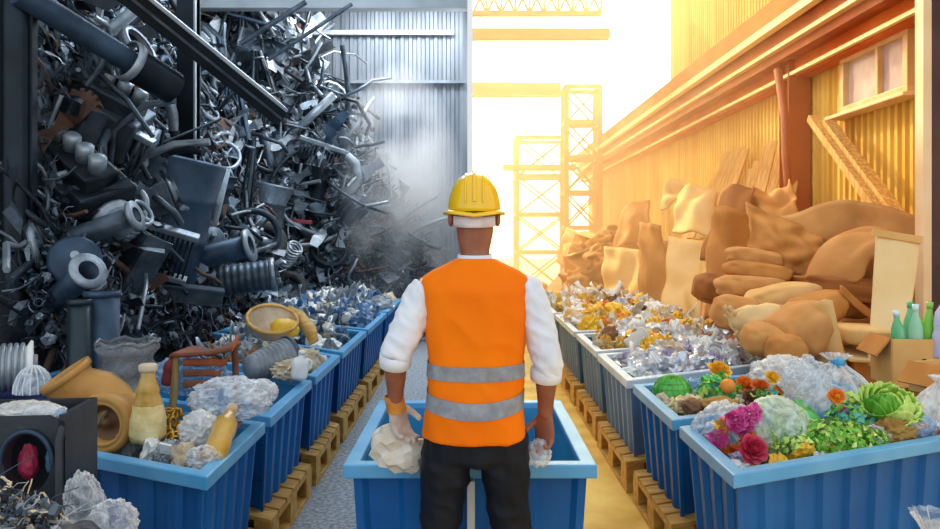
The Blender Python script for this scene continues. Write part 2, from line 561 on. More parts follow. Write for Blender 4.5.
ZR = .72; ZP = .2
BQ = {
 'R1': [(1.0, 2.905), (2.55, 3.62), (2.55, 4.36), (1.0, 3.66)],
 'R2': [(1.0, 3.78), (2.35, 4.36), (2.35, 5.30), (1.0, 4.70)],
 'R3': [(.99, 4.83), (2.28, 5.56), (2.34, 6.55), (.99, 5.95)],
 'R4': [(1.0, 6.08), (2.36, 6.72), (2.40, 7.75), (1.0, 7.2)],
 'R5': [(1.0, 7.35), (2.42, 7.95), (2.46, 9.4), (1.0, 9.0)],
 'R6': [(1.0, 9.18), (2.48, 9.6), (2.55, 11.9), (1.0, 11.6)],
 'L1': [(-1.95, 3.36), (-.99, 2.88), (-1.0, 3.74), (-1.95, 4.22)],
 'L2': [(-2.05, 4.42), (-1.0, 3.84), (-1.0, 4.84), (-2.05, 5.42)],
 'L3': [(-2.2, 5.80), (-1.0, 4.96), (-1.0, 5.88), (-2.2, 7.0)],
 'L4': [(-2.45, 7.25), (-1.0, 6.02), (-1.0, 7.4), (-2.45, 8.6)],
 'L5': [(-2.5, 8.75), (-1.0, 7.52), (-1.0, 9.2), (-2.5, 10.3)],
 'L6': [(-2.5, 10.45), (-1.0, 9.34), (-1.0, 11.4), (-2.5, 11.9)],
}
BL = {
 'R1': ('blue ribbed bin piled with lettuce and herbs in clear bags, closest on the sunny side', 'bin_blue', 'bin_blue_rim', 'bin_inside'),
 'R2': ('blue bin with green mesh bag and orange fruit, behind the lettuce bin', 'bin_blue', 'bin_blue_rim', 'bin_inside'),
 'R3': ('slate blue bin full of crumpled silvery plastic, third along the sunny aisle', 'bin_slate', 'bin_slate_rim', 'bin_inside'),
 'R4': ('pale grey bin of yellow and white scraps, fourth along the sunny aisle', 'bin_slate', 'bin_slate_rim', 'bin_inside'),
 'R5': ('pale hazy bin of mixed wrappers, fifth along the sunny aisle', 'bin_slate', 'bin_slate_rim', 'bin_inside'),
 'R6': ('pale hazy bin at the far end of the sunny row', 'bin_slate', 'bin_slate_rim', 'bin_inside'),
 'L1': ('blue bin holding the tan pipe elbow and yellow bottle, closest on the grey side', 'bin_blue', 'bin_blue_rim', 'bin_inside'),
 'L2': ('blue bin with a grey ribbed bucket and white jug, second on the grey side', 'bin_blue', 'bin_blue_rim', 'bin_inside'),
 'L3': ('blue bin with yellow helmet and beige rubble, third on the grey side', 'bin_blue', 'bin_blue_rim', 'bin_inside'),
 'L4': ('blue bin of blue plastic and pale rubble, fourth on the grey side', 'bin_blue', 'bin_blue_rim', 'bin_inside'),
 'L5': ('misty blue bin of tangled scraps, fifth on the grey side', 'bin_blue', 'bin_blue_rim', 'bin_inside'),
 'L6': ('misty blue bin at the far end of the grey row', 'bin_blue', 'bin_blue_rim', 'bin_inside'),
}
ORD = ['closest', 'second', 'third', 'fourth', 'fifth', 'farthest']
for k, q in BQ.items():
    side = 'sunny' if k[0] == 'R' else 'grey'
    lb, a, b, c = BL[k]
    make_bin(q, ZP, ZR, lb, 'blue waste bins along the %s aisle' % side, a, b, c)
    cx = sum(p[0] for p in q) / 4; cy = sum(p[1] for p in q) / 4
    pq = [(cx + (x - cx) * 1.0, cy + (y - cy) * .98) for x, y in q]
    make_pallet(pq, 0, ZP - .001, 'yellowish wooden pallet under the %s bin of the %s row' % (ORD[int(k[1]) - 1], side), 'pallets under the %s bins' % side)
make_bin([(-.5, 3.0), (.5, 3.0), (.5, 4.2), (-.5, 4.2)], 0.0, .73, 'open empty blue bin standing in front of the man', None, pitch=.21, strip=True)
# two bins half hidden behind the near grey-side ones
make_bin([(-3.65, 4.75), (-2.62, 4.75), (-2.62, 5.55), (-3.65, 5.55)], .05, .76, 'blue bin half hidden behind two upright dark pipes', None)
make_bin([(-3.2, 3.55), (-2.14, 3.55), (-2.14, 4.2), (-3.2, 4.2)], 0, .78, 'dark navy bin behind the black scrap box', None, 'navy_plastic', 'navy_plastic', 'navy_plastic')

# ------------------------------------------------------------------ steel of the dim hall
r = thing('round_post', 'thick dark round steel post at the edge of the grey hall', 'post', (-2.97, 5.0, 0))
MB().tube([(0, 0, .02), (0, 0, 6.28)], .09, 20).build('shaft', 'dark_steel', r)
MB().box((.10, .03, 3.15), (.02, .06, 6.2)).build('guide_rail', 'dark_steel', r)
MB().box((0, 0, .012), (.34, .34, .024)).build('base_plate', 'dark_steel', r, bevel=.004)

r = thing('steel_column', 'dark steel girder column rising from behind the scrap heap', 'column', (-2.83, 7.75, 0))
MB().box((-.02, -.09, 3.1), (.17, .02, 6.2)).box((-.02, .09, 3.1), (.17, .02, 6.2)).build('flange', 'dark_steel', r)
MB().box((.0, 0, 3.1), (.02, .158, 6.2)).build('web', 'dark_steel', r)
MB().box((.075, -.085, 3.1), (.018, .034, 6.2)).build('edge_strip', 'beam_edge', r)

def bar(mb, p, q, w, h, m=0):
    p = Vector(p); q = Vector(q); d = q - p; L = d.length; d /= L
    sd = d.cross(V(0, 1, 0)).normalized(); up = sd.cross(d)
    R = Matrix((d, sd, up)).transposed()
    return mb.box((p + q) / 2, (L, w, h), m, R)

A, B = at(108, -22, 5.4), at(280, 116, 6.6)
r = thing('diagonal_girder', 'dark diagonal steel girder with a bright upper edge across the scrap heap', 'girder', A)
o = V(0, 0, 0); e = B - A
bar(MB(), o, e, .16, .16).build('girder_body', 'dark_steel', r, bevel=.008)
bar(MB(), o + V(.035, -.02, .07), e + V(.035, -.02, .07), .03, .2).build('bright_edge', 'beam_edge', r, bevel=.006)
bar(MB(), o + V(-.01, -.03, .0), e + V(-.01, -.03, .0), .02, .19).build('web_line', 'scrap_mid', r)

A, B = at(18, -8, 4.9), at(134, 64, 5.6)
r = thing('slanting_pipe', 'slanting dark grey pipe with a pale clamp high on the scrap heap', 'pipe', A)
e = B - A; d = e.normalized()
MB().tube([V(0, 0, 0), e], .085, 18).build('pipe_body', 'scrap_blue', r)
MB().tube([e, e + d * .35], .13, 18).build('sleeve', 'dark_steel', r)
T = d.to_track_quat('Z', 'Y').to_matrix().to_4x4()
MB().lathe([(.14, -.03), (.155, -.03), (.155, .03), (.14, .03)], 18, 0, Matrix.Translation(e - d * .04) @ T).build('clamp_ring', 'scrap_pale', r)

A, B = at(300, 6, 10.8), at(470, -20, 10.8)
# ------------------------------------------------------------------ steelwork in the sunny haze
def truss(name, label, x0, x1, y, z0, z1, nb):
    r = thing(name, label, 'truss', (x0, y, z0))
    L = x1 - x0; h = z1 - z0
    MB().box((L / 2, 0, 0), (L, .12, .12)).build('bottom_chord', 'hazy_steel', r)
    MB().box((L / 2, 0, h), (L, .12, .12)).build('top_chord', 'hazy_steel', r)
    mb = MB()
    for i in range(nb):
        a, b = L * i / nb, L * (i + 1) / nb
        bar(mb, V(a, 0, 0), V(b, 0, h), .05, .05); bar(mb, V(b, 0, .001), V(a, 0.02, h), .05, .05); bar(mb, V(b, 0, 0), V(b, 0, h), .05, .05)
    mb.build('lattice', 'hazy_steel', r)
    return r
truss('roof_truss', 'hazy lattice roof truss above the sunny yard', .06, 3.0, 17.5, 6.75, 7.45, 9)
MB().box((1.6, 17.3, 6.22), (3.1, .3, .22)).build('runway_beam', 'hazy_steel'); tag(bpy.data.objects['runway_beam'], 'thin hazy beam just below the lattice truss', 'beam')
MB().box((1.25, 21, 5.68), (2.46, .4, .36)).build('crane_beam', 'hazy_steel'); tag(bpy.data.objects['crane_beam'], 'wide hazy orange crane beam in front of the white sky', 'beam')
def tower(label, x0, x1, y, d, h, n, name='lattice_tower'):
    r = thing(name, label, 'tower', ((x0 + x1) / 2, y, 0)); w = (x1 - x0) / 2
    for sx in (-1, 1):
        for sy in (-1, 1):
            MB().box((sx * w, sy * d / 2, h / 2), (.13, .13, h)).build('tower_leg', 'hazy_steel', r)
    for k in range(1, n + 1):
        mb = MB(); z = h * k / n
        for sy in (-1, 1): mb.box((0, sy * d / 2, z), (2 * w, .12, .12))
        for sx in (-1, 1): mb.box((sx * w, 0, z), (.12, d, .12))
        zz = h * (k - 1) / n
        for sy in (-1, 1):
            bar(mb, V(-w, sy * d / 2, zz), V(w, sy * d / 2, z), .05, .05); bar(mb, V(w, sy * d / 2, zz), V(-w, sy * d / 2, z), .05, .05)
        mb.build('brace_tier', 'hazy_steel', r)
    return r
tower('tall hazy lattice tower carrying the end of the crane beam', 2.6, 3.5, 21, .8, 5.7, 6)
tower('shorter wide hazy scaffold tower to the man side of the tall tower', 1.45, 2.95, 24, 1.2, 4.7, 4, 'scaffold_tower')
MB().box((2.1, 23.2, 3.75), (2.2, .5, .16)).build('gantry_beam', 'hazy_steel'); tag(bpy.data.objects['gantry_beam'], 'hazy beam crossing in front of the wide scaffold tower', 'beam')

# haze: sunlit dust in the far half of the yard, cold mist at the back of the hall
def haze(name, lo, hi, col, dens, aniso, label, cat, noisy=None):
    m = bpy.data.materials.new(name); m.use_nodes = True; nt = m.node_tree; nt.nodes.clear()
    out = nt.nodes.new('ShaderNodeOutputMaterial'); v = nt.nodes.new('ShaderNodeVolumeScatter')
    v.inputs['Color'].default_value = col; v.inputs['Density'].default_value = dens; v.inputs['Anisotropy'].default_value = aniso
    nt.links.new(v.outputs[0], out.inputs['Volume'])
    if noisy:
        tc = nt.nodes.new('ShaderNodeTexCoord'); n = nt.nodes.new('ShaderNodeTexNoise')
        n.inputs['Scale'].default_value = noisy; n.inputs['Detail'].default_value = 3
        nt.links.new(tc.outputs['Object'], n.inputs['Vector'])
        mr = nt.nodes.new('ShaderNodeMapRange'); mr.inputs['From Min'].default_value = .38; mr.inputs['From Max'].default_value = .7
        mr.inputs['To Max'].default_value = dens
        nt.links.new(n.outputs['Fac'], mr.inputs['Value'])
        gr = nt.nodes.new('ShaderNodeTexGradient'); gr.gradient_type = 'SPHERICAL'
        mp = nt.nodes.new('ShaderNodeMapping'); c = [(a + b) / 2 for a, b in zip(lo, hi)]
        mp.inputs['Scale'].default_value = [2 / (b - a) for a, b in zip(lo, hi)]
        nt.links.new(tc.outputs['Object'], mp.inputs['Vector']); nt.links.new(mp.outputs['Vector'], gr.inputs['Vector'])
        mu = nt.nodes.new('ShaderNodeMath'); mu.operation = 'MULTIPLY'
        nt.links.new(mr.outputs['Result'], mu.inputs[0]); nt.links.new(gr.outputs['Fac'], mu.inputs[1])
        nt.links.new(mu.outputs[0], v.inputs['Density'])
    c = V(*[(a + b) / 2 for a, b in zip(lo, hi)]); d = [b - a for a, b in zip(lo, hi)]
    if noisy: mb = MB().ico((0, 0, 0), [x / 2 for x in d], 3)
    else: mb = MB().box((0, 0, 0), d)
    o = mb.build(name, m); o.location = c
    return stuff(o, label, cat)
haze('sun_haze', (.03, 7.6, .02), (3.98, 27, 9), (1, .62, .36, 1), .07, .62, 'golden sunlit dust haze hanging in the far yard', 'haze')
haze('cold_mist', (-2.3, 11.2, -.9), (-.03, 14.45, 4.6), (.97, .98, 1, 1), 4.2, .1, 'white mist drifting before the grey corrugated back wall', 'mist', .9)
# ------------------------------------------------------------------ the man
mat('skin', '#8a5238', '#a3654a', rough=.5, scale=12, sub=.08, bump=.03, bscale=80)
mat('vest_orange', '#f27000', '#ff8200', rough=.7, spec=.15, scale=3, bump=.08, bscale=14)
mat('reflective_grey', '#7d7f85', '#96989d', rough=.35, scale=30)
mat('shirt_white', '#d9dde4', '#eef0f4', rough=.75, scale=6, bump=.1, bscale=40)
mat('trouser_navy', '#0d1118', '#171c26', rough=.65, spec=.25, scale=6, bump=.1, bscale=40)
mat('helmet_yellow', '#eeb800', '#f8cb08', rough=.25, scale=3, coat=.4)
mat('band_cloth', '#cdbfbc', '#e4d9d6', rough=.8, scale=20, bump=.2, bscale=60)
mat('hair_dark', '#1a1210', '#2a1d18', rough=.6, scale=40)
mat('glove_grey', '#b9a79b', '#d2c4ba', rough=.85, scale=20, bump=.2, bscale=80)
mat('glove_cuff', '#c47a28', '#d8923c', rough=.85, scale=20, bump=.2, bscale=60)
mat('boot_black', '#101010', '#1d1b1a', rough=.5)
mat('eye_white', '#e8e4de')
mat('lip', '#7a3d33')

MD = 2.83; MX = .018
def mp(px, py, dy=0.0):
    """a point of the man: photo pixel at his distance, dy metres further off, relative to his feet"""
    p = at(px, py, MD); return V(p.x - MX, dy, p.z)

def remesh(mb, voxel, smooth=5, wrinkle=None):
    """one continuous skin over overlapping closed volumes"""
    o = mb.build('tmp_skin', 'skin')
    m = o.modifiers.new('r', 'REMESH'); m.mode = 'VOXEL'; m.voxel_size = voxel
    if smooth:
        m = o.modifiers.new('s', 'SMOOTH'); m.factor = .5; m.iterations = smooth
    dg = bpy.context.evaluated_depsgraph_get()
    ev = o.evaluated_get(dg); me = ev.to_mesh()
    out = MB(); nv = [v.normal.copy() for v in me.vertices]; vs = [v.co.copy() for v in me.vertices]
    if wrinkle: vs = [p + n * wrinkle(p, n) for p, n in zip(vs, nv)]
    out.add(vs, [tuple(p.vertices) for p in me.polygons], 0, True)
    ev.to_mesh_clear()
    bpy.data.objects.remove(o)
    return out

def limb(mb, pts, rad, n=14, sub=4):
    """a tapering limb: pts of the bones, (across, front-back) radii"""
    P = []; A = []
    K = len(pts)
    for i in range(K - 1):
        p0 = pts[max(i - 1, 0)]; p1 = pts[i]; p2 = pts[i + 1]; p3 = pts[min(i + 2, K - 1)]
        for s in range(sub + (i == K - 2)):
            t = s / sub; t2 = t * t; t3 = t2 * t
            P.append(.5 * ((2 * p1) + (p2 - p0) * t + (2 * p0 - 5 * p1 + 4 * p2 - p3) * t2 + (3 * p1 - p0 - 3 * p2 + p3) * t3))
            r0, r1 = rad[i], rad[i + 1]; u = t * t * (3 - 2 * t)
            A.append((r0[0] + (r1[0] - r0[0]) * u, r0[1] + (r1[1] - r0[1]) * u))
    rs = []
    for i, p in enumerate(P):
        t = (P[min(i + 1, len(P) - 1)] - P[max(i - 1, 0)]).normalized()
        x = V(1, 0, 0); x = (x - t * x.dot(t))
        if x.length < .2: x = V(0, 0, 1) - t * t.z
        x.normalize(); y = t.cross(x)
        rs.append([p + x * (math.cos(2 * PI * j / n) * A[i][0]) + y * (math.sin(2 * PI * j / n) * A[i][1]) for j in range(n)])
    return mb.rings(rs)

def trunk(mb, tab, n=28, p=2.5, y0=0.0):
    """stacked superellipse sections: (z, half width left, half width right, front-back, centre y)"""
    rs = []
    for z, wl, wr, d, cy in tab:
        ring = []
        for j in range(n):
            a = 2 * PI * j / n; c, s = math.cos(a), math.sin(a)
            x = abs(c) ** (2 / p) * (1 if c > 0 else -1); y = abs(s) ** (2 / p) * (1 if s > 0 else -1)
            ring.append(V((wr if x > 0 else wl) * x, cy + d * y, z))
        rs.append(ring)
    return mb.rings(rs)

man = thing('person', 'man seen from behind in orange safety vest and yellow helmet at the empty bin', 'person', (MX, MD, 0))
zs = lambda py: EYE - (py - 238) / F * MD
# joints
hipL, hipR = V(-.092, 0, .90), V(.094, 0, .90)
kneeL, kneeR = V(-.134, .015, .50), V(.140, .015, .50)
ankL, ankR = V(-.178, -.01, .09), V(.176, -.01, .09)
shL, shR = mp(426, 287), mp(527, 287)
elL, elR = mp(397, 352, -.05), mp(546, 356, -.04)
wrL, wrR = mp(394.5, 405, .03), mp(546, 416, .03)

def finger(mb, base, d, curl, L, r, side):
    """three phalanges that bend about the axis side"""
    p = [base - d * .012, base]; a = d.copy()
    for k, f in enumerate((.45, .32, .25)):
        a = Matrix.Rotation(curl[k], 3, side) @ a
        p.append(p[-1] + a * L * f)
    mb.tube(p, [r * 1.05, r * 1.05, r, r * .92, r * .72], 8)
    return p

def hand(mb, wrist, down, across, back, sz=1.0, curl=(.5, .6, .4), grow=0.0):
    """palm and five fingers: down = towards the fingertips, across = towards the thumb, back = out of the back of the hand"""
    W = wrist; R = Matrix((across, back, down)).transposed().to_4x4(); R.translation = W
    q = MB()
    rs = []
    for z, w, t, sx in ((-.03, .027, .021, 0), (0, .029, .019, 0), (.03, .038, .017, .002), (.06, .042, .0155, 0), (.088, .041, .014, 0), (.098, .036, .010, 0)):
        rs.append([V(sx + (w + grow) * math.cos(2 * PI * j / 14), (t + grow) * math.sin(2 * PI * j / 14), z) for j in range(14)])
    q.rings(rs)
    side = V(1, 0, 0)
    for i, (x, L, z) in enumerate(((.030, .078, .090), (.010, .088, .095), (-.011, .082, .092), (-.031, .064, .084))):
        k = 1 + .12 * i
        finger(q, V(x, 0, z), V(x * .5, 0, 1).normalized(), [c * k for c in curl], L, .0088 + grow, side)
    # thumb off the side of the palm
    finger(q, V(.034, -.006, .028), V(.62, -.45, .72).normalized(), (.25, .35, .3), .082, .0105 + grow, V(.4, -.3, -.8).normalized())
    for p in q.v: pass
    q2 = [R @ (Vector(p) * sz) for p in q.v]
    if R.to_3x3().determinant() < 0: q.f = [list(reversed(f)) for f in q.f]
    b = len(mb.v)
    mb.v.extend([tuple(p) for p in q2])
    for f, m, s in zip(q.f, q.mi, q.sm): mb.f.append([b + i for i in f]); mb.mi.append(m); mb.sm.append(s)

handL = (wrL + V(0, .0, 0), (V(.22, .12, -1)).normalized(), V(.75, .62, .25), None)
def frame(down, across):
    d = down.normalized(); a = (across - d * across.dot(d)).normalized(); return d, a, a.cross(d)
dR, aR, bR = frame(V(-.02, .06, -1), V(-.75, .65, 0)); bR = -bR
dL, aL, bL = frame(V(.20, .12, -1), V(.72, .7, 0))

body = MB()
trunk(body, [(.84, .12, .12, .08, 0), (.88, .155, .155, .10, 0), (.95, .155, .155, .105, 0), (1.05, .148, .148, .10, 0), (1.2, .165, .165, .105, -.005), (1.33, .175, .175, .105, -.01), (1.42, .165, .165, .085, -.005), (1.48, .10, .10, .06, 0), (1.52, .055, .055, .05, .005)])
for h, k, a in ((hipL, kneeL, ankL), (hipR, kneeR, ankR)):
    limb(body, [h, (h + k) / 2, k, k.lerp(a, .35) + V(0, -.02, 0), a, a + V(0, 0, -.06)], [(.066, .08), (.06, .068), (.045, .047), (.042, .045), (.032, .036), (.035, .045)])
    body.ico(a + V(0, .07, -.055), (.042, .12, .032), 2)
for s, e, w in ((shL, elL, wrL), (shR, elR, wrR)):
    limb(body, [s + V(-.03 * (1 if s.x < 0 else -1) * -1, 0, .0), s.lerp(e, .45), e, e.lerp(w, .35), e.lerp(w, .8), w], [(.055, .055), (.046, .048), (.041, .043), (.041, .043), (.031, .034), (.027, .031)])
trunk(body, [(1.47, .062, .062, .062, .0), (1.52, .054, .054, .058, .005), (1.57, .054, .054, .06, .015), (1.61, .063, .063, .07, .02), (1.66, .072, .072, .085, .03)], 20, 2)
HC = V(-.002, .035, 1.70)
body.ico(HC + V(0, .0, .03), (.078, .098, .10), 3)
body.ico(HC + V(0, .045, -.035), (.058, .058, .085), 3)
body.ico(HC + V(0, .095, -.02), (.014, .02, .026), 2)          # nose
body.ico(HC + V(0, .088, -.108), (.022, .018, .016), 2)         # chin
body.ico(HC + V(0, .093, .012), (.045, .012, .010), 2)          # brow
body.ico(HC + V(0, .095, -.066), (.022, .010, .008), 2)         # lips
for sx in (-1, 1):
    body.ico(HC + V(sx * .087, -.004, -.008), (.013, .023, .033), 2)
hand(body, wrR, dR, aR, bR, 1.08, (.5, .8, .5))
hand(body, wrL, dL, aL, bL, .97, (.35, .45, .35))
ro = remesh(body, .0052, 3).build('body', 'skin', man)
for sx in (-1, 1):
    MB().ico(HC + V(sx * .031, .083, -.008), .0115, 2).build('eye', 'eye_white', man)
MB().ico(HC + V(0, .0985, -.066), (.023, .008, .006), 2).build('mouth', 'lip', man)

# hair under the helmet
hr = MB(); hr.ico(HC + V(0, -.012, .01), (.0815, .094, .078), 3)
hr = remesh(hr, .006, 1, lambda p, n: .002 * noise.noise(p * 90))
hr.f = [f for f in hr.f if all(hr.v[i][1] < HC.y + .055 and hr.v[i][2] > HC.z - .045 for i in f)]
hr.mi = [0] * len(hr.f); hr.sm = [True] * len(hr.f)
hr.build('hair', 'hair_dark', man)

# helmet: shell, centre ridges, brim, white headband showing below
hz = zs(212)
HX = HC + V(0, 0, 0); HX.z = hz
def dome(u, v, k=0.0):
    a = 2 * PI * u; t = v * PI / 2
    r = math.cos(t) ** .84; z = .147 * math.sin(t)
    d = 1 + .018 * max(0, math.cos(2 * (a - PI / 2))) * 0
    return HX + V((.097 + k) * r * math.cos(a), .012 + (.130 + k) * r * math.sin(a), z + k)
sh = MB(); sh.grid(lambda u, v: dome(u, v), 48, 16)
hs = sh.build('helmet', 'helmet_yellow', man, solid=.004)
for x, w in ((0, .014), (-.032, .008), (.032, .008)):
    mb = MB(); pts = []
    for i in range(25):
        t = PI * (.06 + .88 * i / 24)
        y = .133 * math.cos(t); 
        q = math.sqrt(max(0, 1 - (x / .100) ** 2))
        rr = max(.0, math.sin(t)) ** (1 / .9)
        pts.append(HX + V(x, .012 - y * q * 1.01, .150 * (math.sin(t) ** .92) * q + .003))
    mb.tube(pts, w * .55, 8, flat=.8)
    mb.build('ridge', 'helmet_yellow', hs)
bm_ = MB()
def brim(u, v):
    a = 2 * PI * u; f = sstep(-.2, 1, math.sin(a))
    k = .012 + .034 * f
    r = 1 + v
    return HX + V((.100 + k * v) * math.cos(a) * 1.0, .012 + (.130 + k * v * 1.1) * math.sin(a), .004 - .012 * v - .006 * abs(math.cos(a)) * 0 + (-.012 if 1 else 0) * (1 - abs(math.cos(a))) * (math.sin(a) < 0) + .004 * math.cos(a) ** 2)
bm_.grid(brim, 48, 3)
bm_.build('brim', 'helmet_yellow', hs, solid=.006)
ring = MB()
ring.grid(lambda u, v: HX + V(.084 * math.cos(PI + PI * (.15 + .70 * u)), .0 + .106 * math.sin(PI + PI * (.15 + .70 * u)), -.014 - .040 * v - .006 * math.sin(PI * u)), 30, 3)
ring.build('headband', 'band_cloth', man, solid=.006, label='pale padded headband under the helmet')

# trousers
tr = MB()
trunk(tr, [(.795, .10, .10, .10, 0), (.815, .155, .155, .12, 0), (.86, .186, .186, .128, 0), (.93, .184, .184, .127, 0), (.97, .172, .172, .12, 0)], 28, 2.3)
for h, k, a, s in ((hipL, kneeL, ankL, -1), (hipR, kneeR, ankR, 1)):
    limb(tr, [h + V(0, 0, .0), h.lerp(k, .3), h.lerp(k, .65), k, k.lerp(a, .5), a + V(0, 0, -.02)], [(.096, .118), (.093, .108), (.079, .091), (.071, .081), (.064, .072), (.062, .075)])
def trw(p, n):
    q = V(p.x * 6, p.y * 6, p.z * 3)
    k = .006 * max(-.8, 1 - 3 * abs(noise.noise(V(p.x * 9 + p.z * 6, p.y * 9, p.z * 11)))) + .005 * noise.noise(V(p.x * 14 + p.z * 9, p.y * 14, p.z * 20)) + .004 * noise.noise(q * 4)
    return k * (1 if p.z < .9 else .4)
remesh(tr, .009, 4, trw).build('trousers', 'trouser_navy', man)
bl = MB(); bl.grid(lambda u, v: V(.177 * math.cos(2 * PI * u), .123 * math.sin(2 * PI * u), .93 + .035 * v), 40, 1)
bl.build('belt', 'boot_black', man, solid=.005)
for a in (ankL, ankR):
    b = MB(); b.ico(a + V(0, .065, -.045), (.056, .15, .055), 3).ico(a + V(0, 0, .0), (.055, .065, .075), 3)
    b = remesh(b, .008, 3)
    b.v = [(x, y, max(z, .0)) for x, y, z in b.v]
    b.build('boot', 'boot_black', man)

# shirt: trunk, collar, rolled sleeves
sh = MB()
trunk(sh, [(.86, .165, .165, .115, 0), (1.0, .160, .160, .112, 0), (1.2, .172, .172, .115, -.005), (1.36, .182, .182, .112, -.01), (1.43, .165, .165, .09, -.005), (1.485, .10, .10, .07, 0), (1.53, .062, .062, .064, .005)])
cuL, cuR = elL.lerp(wrL, .03), elR.lerp(wrR, .22)
for s, e, c in ((shL, elL, cuL), (shR, elR, cuR)):
    k = 1 if s.x > 0 else -1
    limb(sh, [s + V(-k * .06, 0, -.022), s + V(k * .0, 0, -.018), s.lerp(e, .5) , e, c], [(.062, .07), (.064, .068), (.061, .062), (.055, .057), (.050, .053)])
def shw(p, n):
    if abs(p.x) < .17: return 0
    return .0075 * (1 - 2 * abs(noise.noise(V(p.x * 9 + 3, p.y * 9, p.z * 17 + p.x * 14)))) - .002 + .003 * noise.noise(p * 40)
remesh(sh, .0065, 3, shw).build('shirt', 'shirt_white', man)
for e, w, f in ((elL, wrL, .0), (elR, wrR, .17)):
    d = (w - e).normalized(); c = e.lerp(w, f)
    T = Matrix.Translation(c) @ d.to_track_quat('Z', 'Y').to_matrix().to_4x4()
    MB().lathe([(.048, -.005), (.058, 0), (.059, .02), (.058, .044), (.049, .048)], 24, 0, T, wob=lambda a, z: 1 + .03 * math.sin(3 * a + z * 40)).build('rolled_cuff', 'shirt_white', man)
cl = MB(); cl.grid(lambda u, v: V((.066 - .006 * v) * math.cos(2 * PI * u), .006 + (.066 - .004 * v) * math.sin(2 * PI * u), 1.515 + .045 * v + .004 * math.sin(2 * PI * u)), 32, 3)
cl.build('collar', 'shirt_white', man, solid=.006)

# vest with two reflective bands
def vtab(z):
    wl = interp([(zs(437), .196), (zs(400), .176), (zs(360), .172), (zs(325), .184), (zs(300), .195), (zs(279), .206), (zs(270), .158), (zs(262), .095), (zs(257), .062)], z)
    wr = interp([(zs(437), .182), (zs(400), .178), (zs(360), .176), (zs(325), .186), (zs(300), .194), (zs(278), .203), (zs(270), .162), (zs(262), .10), (zs(257), .064)], z)
    d = interp([(zs(437), .150), (zs(400), .138), (zs(360), .128), (zs(320), .128), (zs(290), .118), (zs(279), .092), (zs(268), .076), (zs(257), .068)], z)
    return wl, wr, d, -.006
ve = MB()
zz = [zs(435.5 - 2.95 * k) for k in range(0, 61)]
trunk(ve, [(z, *vtab(z)) for z in zz], 40, 2.6)
vew = lambda p, n: (.006 * noise.noise(V(p.x * 15 + p.z * 5, p.y * 10, p.z * 5)) + .005 * (1 - 3 * abs(noise.noise(V(p.x * 7, p.y * 5, p.z * 8 + p.x * 4))))) * sstep(1.53, 1.36, p.z)
ve = remesh(ve, .007, 3, vew)
ve.build('vest', 'vest_orange', man)
from mathutils.bvhtree import BVHTree
VT = BVHTree.FromPolygons([Vector(p) for p in ve.v], ve.f)
def band(py, hgt, sag):
    mb = MB()
    def fn(u, v):
        a = 2 * PI * u
        c, s = math.cos(a), math.sin(a)
        x = abs(c) ** (2 / 2.6) * (1 if c > 0 else -1); y = abs(s) ** (2 / 2.6) * (1 if s > 0 else -1)
        z = zs(py + hgt * (1 - v)) + sag * (abs(x) ** 2)
        wl, wr, d, cy = vtab(z)
        o = V(0, cy, z); e = V((wr if x > 0 else wl) * x, d * y, 0)
        hit = VT.ray_cast(o + e.normalized() * .5, -e.normalized())
        return (hit[0] if hit[0] is not None else o + e) + e.normalized() * .004
    mb.grid(fn, 96, 3); return mb.build('reflective_band', 'reflective_grey', man)
band(361.5, 14, .006); band(395.5, 16, .030)
# rim glow along the arm holes, put in as off-white tubes
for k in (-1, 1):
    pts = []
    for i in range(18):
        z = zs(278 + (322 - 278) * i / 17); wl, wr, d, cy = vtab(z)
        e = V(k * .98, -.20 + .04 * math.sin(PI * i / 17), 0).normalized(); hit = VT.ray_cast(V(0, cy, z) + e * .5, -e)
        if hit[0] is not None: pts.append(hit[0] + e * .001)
    MB().tube(pts, .0045, 6).build('arm_rim_glow', 'shirt_white', man)

# work glove with an ochre knitted cuff
gl = MB(); hand(gl, wrL, dL, aL, bL, .97, (.35, .45, .35), .0032)
remesh(gl, .0045, 2, lambda p, n: .001 * noise.noise(p * 90)).build('glove', 'glove_grey', man)
d = -dL; T = Matrix.Translation(wrL + dL * .022) @ d.to_track_quat('Z', 'Y').to_matrix().to_4x4()
MB().lathe([(.036, -.01), (.037, .0), (.036, .03), (.037, .055), (.033, .056)], 24, 0, T, wob=lambda a, z: 1 + .015 * math.cos(12 * a)).build('glove_cuff', 'glove_cuff', man, label='ochre knitted glove cuff')
# the crumpled paper bag he holds
mat('bag_paper', '#c9bfae', '#e6dfd2', rough=.7, scale=9, bump=.3, bscale=25)
g = MB(); g.ico((0, 0, 0), (.100, .060, .078), 3, 0, .42, 1.7, 4, True, smooth=False)
p = at(400, 449, MD + .07)
o = g.build('crumpled_paper_bag', 'bag_paper'); place(o, p, (0, .5, .3))
tag(o, 'crumpled off-white paper bag held in the gloved hand', 'paper bag')

o = MB().ico((0, 0, 0), (.045, .035, .05), 4, 0, .25, 1.9, 12, 'puff').build('film_scrap', film('film_hand', '#e6ecef', .5)); place(o, wrR + V(MX, MD, 0) + dR * .14 + bR * -.035, (0, 0, 0))
tag(o, 'small clear crumpled film held in the bare hand of the man', 'plastic film')
